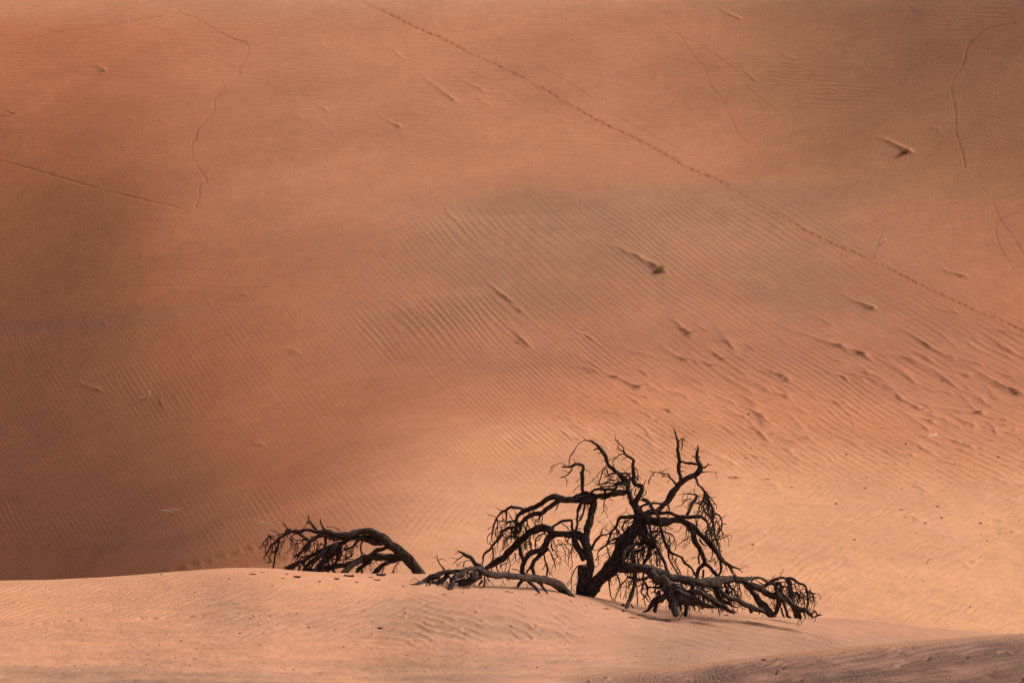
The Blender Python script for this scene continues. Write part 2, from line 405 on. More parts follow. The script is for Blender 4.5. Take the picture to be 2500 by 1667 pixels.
        mineral += .35 * sst(1400, 1700, S) * (1 - zn) * sst(8, 60, dT)
        mineral += .46 * sst(850, 1250, S) * (1 - zn)  # greyer sand towards the right, with the mound's shade put into the colour
        mineral += .28 * fbm(S / 120, T / 7, 87, 3) * (1 - zn) * sst(20, 90, dT)
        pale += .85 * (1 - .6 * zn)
        mineral += .16 * (1 - zn)
        # the old row of prints along the flat
        tr = catmull([(0, 1527), (60, 1522), (130, 1516), (210, 1511), (300, 1509), (420, 1505), (520, 1500)], 10)
        idx, d, arc, off = seg_dist(S, T, tr, None)
        near = d < 9
        idx = (idx[0][near], idx[1][near]); arc = arc[near]; off = off[near]
        st = np.floor(arc / 30); fr = arc / 30 - st - .5
        h[idx] += -.05 * np.exp(-(fr * 30 / 7) ** 2 - (off / 1.8) ** 2) * (((np.sin(st * 7.7) * 517.3) % 1) > .3)
        fresh[idx] += .25 * np.exp(-(fr * 30 / 8) ** 2 - (off / 2.2) ** 2)
    return h, np.clip(mineral, 0, 1), np.clip(pale, 0, 1), np.clip(fresh, 0, 1), np.clip(dark, 0, 1)

# ------------------------------------------------------------------ the sand sheets
COLS = np.concatenate([np.linspace(-1150, -130, 46), np.arange(-100, 2604, 2.9), np.linspace(2640, 3650, 46)])
def distribute(y0f, y1f, n, eps):
    """rows of the sheet: more of them where the slope faces the viewer"""
    out = np.zeros((len(COLS), n))
    u = np.linspace(0, 1, 1400)
    y0 = y0f(COLS)[:, None]; y1 = y1f(COLS)[:, None]
    YY = y0 + (y1 - y0) * u[None, :]
    P = np.repeat(COLS[:, None], 1400, 1)
    Z = base_height(P, YY)
    row = HORIZON - (Z - CAM_Z) / (K * YY)
    rm = np.minimum.accumulate(row, axis=1)
    dens = np.maximum(-(np.diff(rm, axis=1)), 0)
    mid = .5 * (rm[:, 1:] + rm[:, :-1])
    dens = np.where((mid > 1720) | (mid < -60), dens * .12, dens) + eps
    ker = np.hanning(41); ker /= ker.sum()
    for i in range(len(COLS)):
        dens[i] = np.convolve(np.pad(dens[i], 20, mode='edge'), ker, mode='valid')
    for i in range(3):      # keep neighbouring columns in step
        dens[1:-1] = (dens[:-2] + 2 * dens[1:-1] + dens[2:]) / 4
    for i in range(len(COLS)):
        c = np.concatenate([[0], np.cumsum(dens[i])]); c /= c[-1]
        out[i] = np.interp(np.linspace(0, 1, n), c, YY[i])
    return out

def split_y(p):
    return crest_y(p) + 6.5

def new_mat(name):
    m = bpy.data.materials.new(name); m.use_nodes = True
    return m, m.node_tree.nodes, m.node_tree.links, m.node_tree.nodes['Principled BSDF']

def sand_material():
    m, n, l, bsdf = new_mat('sand')
    def attr(name):
        a = n.new('ShaderNodeAttribute'); a.attribute_name = name; return a.outputs['Fac']
    def mix(fac, a, b, mode='MIX'):
        x = n.new('ShaderNodeMix'); x.data_type = 'RGBA'; x.blend_type = mode
        for sock, val in ((x.inputs[0], fac), (x.inputs[6], a), (x.inputs[7], b)):
            if isinstance(val, (int, float)): sock.default_value = val
            elif isinstance(val, tuple): sock.default_value = val
            else: l.new(val, sock)
        return x.outputs[2]
    geo = n.new('ShaderNodeNewGeometry')
    def noise(scale, detail, rough=.5, sc=(1, 1, 1)):
        mp = n.new('ShaderNodeMapping'); mp.inputs['Scale'].default_value = sc
        l.new(geo.outputs['Position'], mp.inputs['Vector'])
        t = n.new('ShaderNodeTexNoise'); t.inputs['Scale'].default_value = scale; t.inputs['Detail'].default_value = detail; t.inputs['Roughness'].default_value = rough
        l.new(mp.outputs[0], t.inputs['Vector'])
        return t.outputs['Fac']
    red = (0.512, 0.182, 0.081, 1); pale = (0.632, 0.311, 0.170, 1)  # red also stands for light bounced inside the hollow
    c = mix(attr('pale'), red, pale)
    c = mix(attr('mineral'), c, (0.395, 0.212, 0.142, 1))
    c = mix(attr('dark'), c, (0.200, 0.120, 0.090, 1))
    c = mix(attr('fresh'), c, (0.40, 0.128, 0.050, 1))
    def ramp(f, a, b, lo, hi):
        r = n.new('ShaderNodeMapRange'); r.inputs[1].default_value = a; r.inputs[2].default_value = b; r.inputs[3].default_value = lo; r.inputs[4].default_value = hi
        l.new(f, r.inputs[0]); return r.outputs[0]
    big = ramp(noise(.13, 4, .55), .35, .65, .90, 1.08)
    mid = ramp(noise(1.7, 4, .6, (1, .5, 1)), .3, .7, .93, 1.06)
    grain = ramp(noise(26, 3, .7, (1, .45, 1)), .25, .75, .86, 1.13)
    for f in (big, mid, grain):
        v = n.new('ShaderNodeCombineXYZ')
        for i in range(3): l.new(f, v.inputs[i])
        c = mix(1.0, c, v.outputs[0], 'MULTIPLY')
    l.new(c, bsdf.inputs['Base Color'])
    bsdf.inputs['Roughness'].default_value = .95
    bsdf.inputs['Specular IOR Level'].default_value = .12
    b = n.new('ShaderNodeBump'); b.inputs['Strength'].default_value = .7; b.inputs['Distance'].default_value = .04
    l.new(noise(14, 4, .65, (1, .5, 1)), b.inputs['Height'])
    l.new(b.outputs[0], bsdf.inputs['Normal'])
    return m
SAND = sand_material()

GRIDS = {}
def build_sheet(name, Yg, fore):
    P = np.repeat(COLS[:, None], Yg.shape[1], 1)
    Z = base_height(P, Yg)
    T = HORIZON - (Z - CAM_Z) / (K * Yg)
    h, mineral, pale, fresh, dark = relief(P, T, Yg, fore)
    edge = sst(0, .4, np.abs(Yg - split_y(P)))      # the two sheets share their common edge
    Z = Z + h * edge
    X = (P - 1250) * K * Yg
    nc, nr = X.shape
    me = bpy.data.meshes.new(name)
    co = np.stack([X, Yg, Z], -1).reshape(-1, 3).astype(np.float32)
    i = np.arange((nc - 1) * (nr - 1)); ci, ri = i // (nr - 1), i % (nr - 1)
    a = ci * nr + ri
    quads = np.stack([a, a + nr, a + nr + 1, a + 1], -1).astype(np.int32)
    me.vertices.add(len(co)); me.vertices.foreach_set('co', co.ravel())
    me.loops.add(quads.size); me.loops.foreach_set('vertex_index', quads.ravel())
    me.polygons.add(len(quads)); me.polygons.foreach_set('loop_start', np.arange(0, quads.size, 4, dtype=np.int32))
    me.polygons.foreach_set('use_smooth', np.ones(len(quads), dtype=bool))
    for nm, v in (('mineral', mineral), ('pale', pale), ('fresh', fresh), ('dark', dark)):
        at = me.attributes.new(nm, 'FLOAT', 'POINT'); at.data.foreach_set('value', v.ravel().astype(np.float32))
    me.update(calc_edges=True)
    me.materials.append(SAND)
    o = bpy.data.objects.new(name, me); COL.objects.link(o)
    o['kind'] = 'structure'
    GRIDS[name] = (Yg, Z)
    return o

dune_rows = distribute(split_y, lambda p: 0 * p + 330.0, 940, .05)
fore_rows = distribute(lambda p: 0 * p + 22.0, split_y, 270, .03)
build_sheet('dune', dune_rows, False)
build_sheet('foreground_sand', fore_rows, True)

def ground_at(px, py):
    """where the sight line through a photograph position meets the sand: depth, height (None behind everything)"""
    i = int(np.argmin(np.abs(COLS - px)))
    for nm in ('foreground_sand', 'dune'):
        Yc, Z = GRIDS[nm][0][i], GRIDS[nm][1][i]
        row = np.minimum.accumulate(HORIZON - (Z - CAM_Z) / (K * Yc))
        if row[-1] <= py <= row[0] + 1:
            j = int(np.searchsorted(-row, -py)); j = min(max(j, 1), len(row) - 1)
            return nm, float(Yc[j]), float(Z[j])
    return None, 200.0, 10.0

def height_at(x, y):
    px = x / (K * y) + 1250
    i = int(np.argmin(np.abs(COLS - px)))
    nm = 'foreground_sand' if y < split_y(np.array(px)) else 'dune'
    return float(np.interp(y, GRIDS[nm][0][i], GRIDS[nm][1][i]))

def at(px, py, Y):
    return Vector(((px - 1250) * K * Y, Y, CAM_Z + (HORIZON - py) * K * Y))

# measured limbs, plus tubes put in as the dark cavity of the low left limb: frame digit, flags (t trunk, n rooted in sand, f towards the viewer, b away, s level, g ends on sand, w along the front of the crest), then x,y,half-width
TREE_MAIN = """
3tn:500,1400,85 480,1240,82 540,1120,90 620,1040,85 700,960,85 790,880,86 850,780,82 880,700,84 900,620,90 940,540,80 1020,450,74 1080,380,74 1090,320,70 1060,220,58 1010,140,46 970,60,40 @1 1100,760,34 1090,690,30 1030,630,26 960,570,26 900,520,24 860,470,20 840,400,20 800,330,20 760,285,18 710,245,14 670,215,12 640,210,6 590,212,5 530,250,5 495,300,5 460,355,6 430,400,5 425,460,4 415,490,3
3tn:400,1400,78 400,1240,74 405,1100,70 440,1020,72 490,920,62 490,800,57 460,680,54 440,590,48 450,500,42 480,380,48 510,260,47 530,170,42 540,110,36 540,80,30
3n:390,1080,50 385,950,48 390,885,44
3:450,640,44 400,545,44 320,510,40 240,510,38 150,505,36 80,500,38 0,470,45 @2 1960,600,50 1850,575,50 1740,600,48 1620,680,44 1530,760,42 1430,860,46 1340,960,46 1250,1020,42 1160,1070,36 1080,1120,26
3:430,820,40 380,720,40 340,650,36 310,590,30 290,540,26
1:720,890,40 640,900,45 560,890,45 480,890,40 400,895,38 320,880,38 250,860,32 190,870,28 140,910,26 60,960,26 0,990,26 @2 1620,350,28 1560,385,28 1520,430,22 1470,490,16 1370,510,10 1310,550,8
1:700,880,26 760,845,24 850,840,26 940,815,26 1020,810,28 1090,800,30
1:480,880,24 540,840,26 600,815,24 680,830,22 760,845,20
1:560,890,20 620,850,14 680,800,14 740,770,14 830,770,14 920,775,14 960,750,14 965,720,14 1040,710,16 1090,720,18
1:930,790,16 910,840,14 850,870,12 770,880,10
1:330,890,30 260,930,26 190,980,26 110,1040,26 0,1060,28 @2 1630,450,26 1570,510,24 1500,560,22 1430,580,20 1360,590,20 1320,620,16 1300,680,16 1240,750,14 1190,810,13 1150,860,14 1090,910,14 1070,970,12 1060,1040,8 1050,1070,5
2:1600,345,18 1560,320,20 1500,315,20 1430,310,18 1370,340,18 1300,380,18 1260,430,14 1220,500,14 1200,570,12 1190,650,10 1175,700,6 1190,780,3
2:1375,350,14 1370,430,12 1365,550,8
2:1250,460,10 1255,560,8 1245,640,6
2:1255,510,6 1300,490,6 1350,460,5
2:1275,510,6 1305,590,6 1310,640,4
2:1390,370,5 1420,420,5 1450,465,3
2:1190,830,12 1200,920,12 1185,1000,10 1150,1050,6
2:1500,500,20 1500,600,22 1480,680,24 1470,730,12
2:1560,530,26 1550,610,22 1500,650,20 1490,690,10
2:1430,590,14 1440,660,12 1410,685,8
2:1690,440,8 1720,500,6 1760,550,4
2:1820,400,16 1800,470,10 1770,510,4
2:1640,470,10 1640,560,8 1600,610,4
2:2060,240,8 2040,290,7 2020,350,3
1:580,800,18 575,700,20 575,620,20 580,540,18 580,500,16 530,485,14 480,490,14 430,515,12 370,515,8 330,515,5
1:460,530,8 430,580,8 370,625,6 315,640,5
1:370,625,3 410,690,2
1:380,500,6 330,465,5 270,490,5 230,500,4 215,530,3
1:580,910,16 530,980,16 520,1060,14 510,1130,13 520,1176,12 @3 330,440,14 340,500,14
1:600,940,14 590,1030,12 560,1090,14 530,1140,14
1:840,780,8 840,860,6 820,940,6 820,1010,5 790,1050,3
1:830,940,4 865,1020,3
2:2010,650,45 1940,700,45 1890,770,42 1860,840,42 1780,880,36 1690,910,36 1640,960,34 1590,1050,36 1580,1150,34 1630,1230,34 1690,1300,32 1770,1390,26 1800,1430,20
2:1890,840,40 1830,910,34 1760,980,30 1710,1060,28 1720,1160,26 1770,1260,24 1830,1330,24 1890,1410,20 1910,1440,14
2:1700,1060,18 1650,1130,14 1630,1170,10
2:1540,780,24 1550,880,24 1580,980,24 1590,1080,20 1570,1200,16
2:1960,580,16 2020,530,14 2110,490,16 2200,475,16 2230,500,14 2225,570,16 2240,620,12
2:2090,520,8 2150,560,8 2200,620,8
2:1880,640,10 1780,690,10 1750,740,8 1750,830,8 1740,860,6
2:1860,920,10 1880,1020,12 1905,1110,12 1895,1240,8
2:1920,850,8 1970,950,10 2000,1040,8 2010,1120,4
2:1960,780,12 1960,840,12 1980,890,8
2:1660,700,10 1680,770,6
2:1480,900,8 1490,960,8 1480,1020,4
2:1300,1050,12 1290,1110,4
2:1240,1060,12 1250,1130,8 1280,1200,6 1270,1260,4
2:1170,1090,10 1190,1180,8 1180,1245,4
2:1400,960,6 1420,1060,6 1400,1160,6 1420,1260,4
2:1610,800,4 1660,890,4 1700,930,3
2:1980,880,4 2080,790,4 2200,800,4
1:780,305,12 740,305,10 700,320,8
1:790,350,8 760,360,5 740,350,3
1:1180,960,30 1190,900,27 1230,840,24 1265,780,20 1240,730,20 1170,705,20 1160,630,18 1155,540,16 1155,470,16 1155,430,16 1100,400,14 1060,360,12 1045,320,7 1040,290,6 990,245,6 970,215,6 940,205,3
1:1045,335,8 1000,320,7 980,280,6 990,255,4
1:1060,365,10 1000,375,8 950,420,8 910,470,6
1:950,400,5 880,440,5 840,490,3
1:1150,500,5 1100,530,4 1075,575,3
1:1180,520,8 1210,580,5 1215,665,4
1:1270,740,8 1290,690,6 1300,655,4
1:1250,860,6 1305,820,5 1300,770,3
1:1190,760,7 1170,830,5 1190,850,4
1:850,500,10 800,570,8 780,650,8 750,740,5
1:1130,600,12 1060,590,10 940,590,10 870,610,8 810,640,5
1:1110,690,14 1125,640,14 1100,615,10 1050,625,8
1:1080,680,16 1000,690,12 920,710,10 860,690,8 790,720,6
1:960,720,10 880,740,8 800,740,6 740,770,4
1:850,540,10 870,600,8 900,640,8 870,700,6
1:920,480,8 960,560,8 1010,600,8
1:800,560,4 760,580,4 725,640,2
1:880,650,5 930,670,5 980,650,4
1:1200,1080,44 1260,1070,40 1340,1040,36 1430,1020,34 1500,960,32 1560,890,38 1620,800,34 1680,720,32 1740,665,30 1800,630,28 1870,605,26 1910,570,28 1930,520,24 1910,460,20 1890,400,16 1890,350,14 1900,300,10 1900,260,6
1:1710,670,20 1690,590,18 1680,510,22 1685,450,20 1680,380,16 1665,310,14 1670,250,12 1660,190,10 1640,120,8 1615,70,4
1:1670,230,8 1700,200,6 1730,190,6 1745,230,4
1:1720,190,6 1720,260,6 1705,340,3
1:1740,160,3 1750,210,3
1:1700,450,14 1760,465,14 1830,475,14 1900,490,16
1:1920,520,14 1980,520,12 2010,495,7 2065,490,4
1:1920,580,14 1980,570,8 2060,570,5 2130,573,4
1:1890,430,8 1860,400,6 1835,390,4
1:1900,390,6 1930,410,5
1:1700,570,6 1745,560,3
1:1650,720,14 1610,670,10 1580,640,10 1560,595,8 1500,600,6 1460,578,5 1400,575,5 1350,570,3
1:1400,580,4 1360,620,5 1345,670,4 1325,720,2
1:1860,625,16 1885,660,14 1895,710,13 1940,755,13 1985,800,16 2010,870,14 2050,950,14 2070,1030,13 @3 1960,340,16 1975,450,14 2000,560,12 2040,680,10 2060,760,8 2100,830,6
1:1975,800,10 1960,880,8 1920,960,6 1910,1000,5 1930,1040,3
1:1990,810,8 2040,860,8 2080,920,6 2115,960,4 2110,1005,3
1:1995,830,8 2010,920,8 2020,1010,8 2040,1100,8 2080,1150,6
1:1985,810,8 1990,900,7 1960,980,6 1990,1060,6 1970,1120,4
1:2000,850,6 2040,930,6 2030,1000,6 2090,1080,5 2140,1170,3
3:1980,260,8 2040,280,10 2070,340,10 2060,400,8 2020,450,6 2040,520,4
3:2080,380,8 2130,390,5
3:2060,400,5 2070,470,5 2090,540,4 2110,610,2
3:1860,20,8 1850,120,7 1800,180,6 1790,240,4
3:1900,60,7 1890,160,6 1850,240,5 1830,300,4
3:1960,400,8 1940,500,7 1960,600,6 1950,680,4
3:1980,480,7 2010,600,6 2000,690,5 2060,700,4 2080,730,3
3:1930,380,10 1890,470,9 1880,540,8 1910,600,5
3:2000,570,6 2050,640,6 2020,720,5 2060,780,4
3:1940,640,6 1960,760,5 1930,830,4 1900,850,3
3:1880,800,5 1950,840,5 1980,800,4 2000,860,3
3:2050,780,5 2100,860,5 2140,950,4
1:1770,1070,18 1810,990,18 1850,910,17 1885,845,12 1820,825,7 1760,825,5 1670,835,3
1:1830,885,7 1780,880,7 1730,930,5 1690,970,3
1:1830,825,4 1800,790,3
1:1740,900,4 1730,950,3
3:1090,330,56 1250,350,50 1380,360,46 1500,340,40 1600,350,36 1680,400,36 1740,430,30 1800,500,30 1880,570,28 1950,640,28 2010,730,26 2070,820,22 2140,870,18 2220,900,12 2280,930,8 2320,970,4
3:2150,880,14 2200,970,10 2250,1010,6
3:1320,260,20 1430,250,18 1520,280,16 1600,300,20 1680,300,22 1780,295,22 1850,310,20 1900,370,18 1910,430,16 1880,500,14 1890,560,10
3:1110,90,22 1170,110,26 1210,160,24 1260,230,24 1310,300,22 1340,360,24 1340,440,22 1370,540,20 1400,620,20 1430,700,20 1490,740,18 1570,780,16 1640,860,14 1700,910,14 1740,980,12 1790,1040,10 1830,1120,5
3:1430,710,14 1440,800,13 1480,880,13 1540,970,14 1600,1060,12 1650,1130,8
3:1530,790,8 1510,860,8 1560,940,8 1580,1010,6
3:1100,180,12 1160,150,14 1250,140,12 1350,140,12 1420,160,12 1450,220,12
3:1680,410,32 1720,500,34 1750,600,32 1800,680,30 1840,760,28 1860,850,24 1800,920,22 1770,990,18 1760,1080,14
3:1860,850,22 1930,910,20 1990,970,20 2030,1030,18
3:1800,720,12 1790,800,12 1810,870,10
3:1850,930,16 1850,1000,14 1830,1050,12
3:2050,830,16 2060,920,18 2040,1000,16
3:1800,560,12 1830,620,12 1880,640,8
3:1190,520,12 1260,480,10 1340,470,10 1420,490,10 1480,520,8 1510,580,6 1530,650,3
3:1430,500,6 1450,570,5 1455,650,3
3:1670,880,4 1660,960,4 1690,1020,3
3f:1070,260,20 1130,280,26 1180,320,18 1210,380,16 1215,470,14 1240,560,14 1280,640,14 1320,720,24 1370,820,24 1410,920,22 1440,980,20
3f:1130,300,30 1120,400,40 1140,500,38 1170,580,36 1230,630,24 1280,680,18
3f:1050,280,24 1030,360,20 1020,440,18 970,500,12 920,580,8 860,640,6
3:1040,440,10 1010,540,10 980,600,8 900,640,5
3:960,480,8 920,520,7 910,600,6 930,560,4
3:1180,600,24 1090,610,20 1000,640,20 940,680,22 900,740,22 880,830,16 900,900,8
3f:1000,640,22 1010,790,24 1030,900,26 1030,1000,26 1020,1100,26 1000,1200,26 960,1290,26 940,1360,28 930,1410,20
3:1230,640,22 1200,720,24 1170,800,20 1130,880,18 1130,980,14 1130,1080,12 1110,1200,8
3:1160,650,10 1090,700,9 1020,720,9 970,760,7
3:1040,300,20 930,300,16 860,310,16 820,360,16 800,420,16 750,480,14 720,560,12 690,630,10 620,690,5 570,745,3
3:790,430,8 820,440,5
3:970,330,10 900,360,6 880,420,3
3:830,550,14 740,590,10 690,640,8 720,750,8 740,860,9 740,960,10 720,1080,10 740,1240,8 790,1310,4
3:810,570,12 820,680,14 810,780,10 860,850,8 870,950,6
3:850,900,8 810,960,10 840,1060,9 850,1140,10 810,1230,8 790,1290,6
3:850,1130,8 920,1050,8 1000,980,6
3:860,1140,5 860,1280,3
3:930,1080,6 920,1180,6 890,1290,4
3:1050,1100,7 1060,1200,8 1060,1360,6
3:940,1060,5 970,1150,4 1000,1220,3
3:1070,690,10 1060,780,10 1070,880,10
3:1100,700,8 1130,800,8 1120,880,6
3:1280,700,14 1290,800,12 1300,900,10
3:1330,760,8 1330,900,8
3:1180,760,6 1240,740,6 1270,800,4
3:880,820,8 870,900,6 900,960,5 930,1000,4
3:960,880,6 930,960,5 960,1010,4
3:1160,1080,6 1180,1170,5 1160,1210,3
3:930,1020,12 1020,1030,10 1120,1045,8 1180,1050,6
3:510,690,20 540,620,18 590,550,16 630,520,14 720,505,8 800,495,4
3:620,520,8 630,460,7 680,410,3
3:555,820,7 615,755,4
3:720,800,5 680,830,4 650,870,3
3:430,880,10 340,890,8 290,970,7 270,1060,6 270,1220,5
3:430,870,14 440,960,14 420,1080,12 420,1180,8
3:270,1140,4 320,1220,3
3:330,1000,5 345,1060,4 335,1120,3
3:290,600,8 270,700,7 240,770,6 230,880,3
3:270,640,4 130,620,4 60,670,3
2:2230,660,8 2170,740,5 2140,760,3
2:2260,640,8 2240,740,6 2230,830,4
2gw:2230,1480,36 2180,1440,42 2100,1370,60 2000,1300,60 1880,1260,52 1750,1240,46 1600,1230,42 1450,1210,42 1300,1200,42 1170,1190,42 1080,1150,40 1000,1120,36 930,1110,32 850,1130,30 760,1190,38 690,1240,38 660,1310,32 630,1380,28 610,1405,14
2:860,1110,24 740,1140,26 640,1145,29 540,1160,32 450,1200,36 350,1240,36 260,1290,32 190,1320,24 110,1310,5
2:560,1120,16 520,1070,10 480,1010,8 460,930,4
2:1070,1170,22 1050,1100,26 990,1060,24 940,1020,22 900,960,22 840,930,20 770,895,12 725,870,5
2:810,935,8 740,990,7 655,1055,3
2:910,1005,6 840,1005,7 815,1050,8 795,1100,6
2f:940,1160,60 950,1240,56 900,1290,36 880,1320,14
2f:1040,1190,40 920,1250,48 800,1290,36 740,1310,18
2:600,1190,16 580,1230,18 500,1290,36 430,1310,18
2:1080,1170,12 1085,1260,12 1080,1360,10
2:870,1130,10 870,1220,8 890,1290,8 885,1350,4
2:480,1190,14 490,1230,10 430,1230,10 380,1300,12 365,1350,8
2:490,1230,8 480,1310,8 490,1365,6
2:1580,1260,24 1540,1310,20 1510,1355,14
2:1060,1260,20 1010,1325,14
2:1440,1110,7 1520,1130,8 1540,1160,8
2:1640,1310,7 1640,1380,5
2:1660,1300,6 1690,1370,4
2:1100,1180,5 1150,1260,4 1210,1330,3
2:780,1240,6 770,1310,5
2:960,1300,7 950,1340,5
2:340,1280,10 325,1340,10
2:1370,1220,5 1380,1260,4 1420,1290,3
3w:840,900,60 960,920,58 1080,920,54 1190,930,54 1270,970,58 1350,1000,66 @4 120,320,66 200,370,50 330,390,54 480,420,54 620,440,54 750,430,62 880,400,52 1000,385,45 1100,400,42 1200,390,26 1300,375,20 1380,380,18 1430,410,16 1490,450,18
4:1460,440,16 1490,430,18 1560,395,24 1640,375,24 1730,375,24 1810,400,22 1870,440,20 1930,460,18 1970,520,18 1985,600,15 1990,700,15 1980,780,12 1990,840,8
4:1080,400,36 1190,450,30 1280,480,40 1370,520,42 1450,570,42 1530,610,38 1620,610,36 1700,640,36 1780,720,34 1870,780,30 1960,800,26 2020,850,20 2060,890,12
4:1170,440,34 1250,530,32 1310,620,36 1370,700,42 1440,780,50 1510,850,42 1570,880,20
4:1420,490,24 1460,450,22 1540,450,22 1620,430,16
4:1560,450,24 1590,540,26 1620,640,34 1610,730,32 1580,800,28 1560,870,22
4:1630,430,16 1640,530,18 1650,630,30 1700,760,20 1720,870,20 1780,890,10
4:1640,760,14 1660,850,12 1690,895,8
4:1720,390,22 1760,470,24 1770,570,28 1790,690,32 1810,800,28 1830,900,24
4:1830,780,20 1880,870,24 1900,910,14
4:1890,760,14 1950,850,14 1960,910,6
4:1850,800,30 1860,880,30 1850,910,16
4:1650,480,10 1730,500,10
4:1800,560,8 1870,580,8 1890,640,8 1860,720,6
4:1850,580,8 1930,640,8 1950,720,7 1940,780,5
4:1830,560,6 1900,550,5 1940,600,4
4:1810,600,7 1850,660,6 1840,740,5 1870,790,4
4:2000,560,10 2025,530,8
4:2000,570,6 2090,575,4 2140,600,3 2160,660,3
4:2000,640,5 2075,705,3
4:2040,850,12 2080,800,12 2110,850,10 2100,890,6
4:2060,890,8 2120,860,12 2180,855,8
4:2000,840,8 2050,900,6 2020,910,4
4:1450,740,8 1500,770,7 1540,820,5
4:1560,700,8 1555,760,7 1570,790,5
4:1800,770,6 1750,820,5
4:780,460,30 800,560,30 830,660,30 930,690,24 1000,750,14
4:800,470,38 880,580,38 970,640,36 1080,670,32 1170,720,34 1260,760,36 1340,790,34 1430,820,24
4:1230,740,20 1260,830,26
4:1420,740,20 1430,850,16
4:1350,790,10 1360,850,8
4:150,430,30 280,490,32 370,530,30 420,590,28 420,700,26 400,790,28 390,880,24
4:430,560,30 560,560,36 650,600,36 720,660,36 820,720,34 920,770,28 1000,820,20 1040,835,12
3f:1230,960,56 1300,1060,64 @4 100,400,72 150,490,74 200,580,66 240,680,56 260,780,46 265,880,32
4:230,620,40 300,650,58 420,680,58 560,700,40 700,740,28 800,770,14
4:200,500,40 330,580,50 450,620,40 560,660,26 640,760,12
4:180,560,30 80,650,40 @3 1330,1290,38 1250,1330,34 1180,1420,20 1120,1440,8
3:1290,1330,30 1270,1400,28 1270,1450,22
3:1330,1250,20 1310,1180,16 1270,1280,6
4:220,540,9 290,650,9 320,750,9 360,860,8
4:430,570,14 420,680,12 380,850,10
4:190,340,9 150,460,8 110,500,5
4:470,590,12 500,500,12 490,400,10
4:590,480,12 650,560,9 690,650,8 715,760,6
4:450,690,10 500,740,10 520,810,10
4:520,680,10 560,750,8 640,785,5
4:330,700,20 320,790,14
4:180,720,16 190,800,12
4:620,620,20 640,700,16 700,770,8
4:780,660,10 800,700,8 880,815,8
4:880,680,20 960,720,14 1030,750,8 1090,760,4
4:900,440,20 950,540,16 960,640,12 1000,700,6
4:930,440,8 1010,520,8 1050,600,6 1100,640,4
4:960,460,6 1000,560,6 1020,640,5
4:910,470,6 930,570,6 990,680,4
4:1050,440,5 1100,480,4 1110,580,3
4:1030,700,6 1080,730,5 1180,790,3
4:870,520,8 880,600,8 860,690,6
4:680,600,12 720,580,8
4:700,490,12 740,500,8 820,485,6
4:1390,440,6 1410,520,5
3:1210,1000,10 1170,1040,7 1140,1080,5
3:1260,1040,12 1250,1110,6
3f:1390,960,20 1400,1060,16 1360,1160,12 1300,1230,8
3f:1430,980,14 1420,1080,12 1390,1140,8
3f:1340,1000,10 1290,1080,8 1240,1020,5
3:1140,1300,8 1160,1370,6
3:900,1340,14 860,1370,8
3:980,1340,10 1020,1400,8
"""
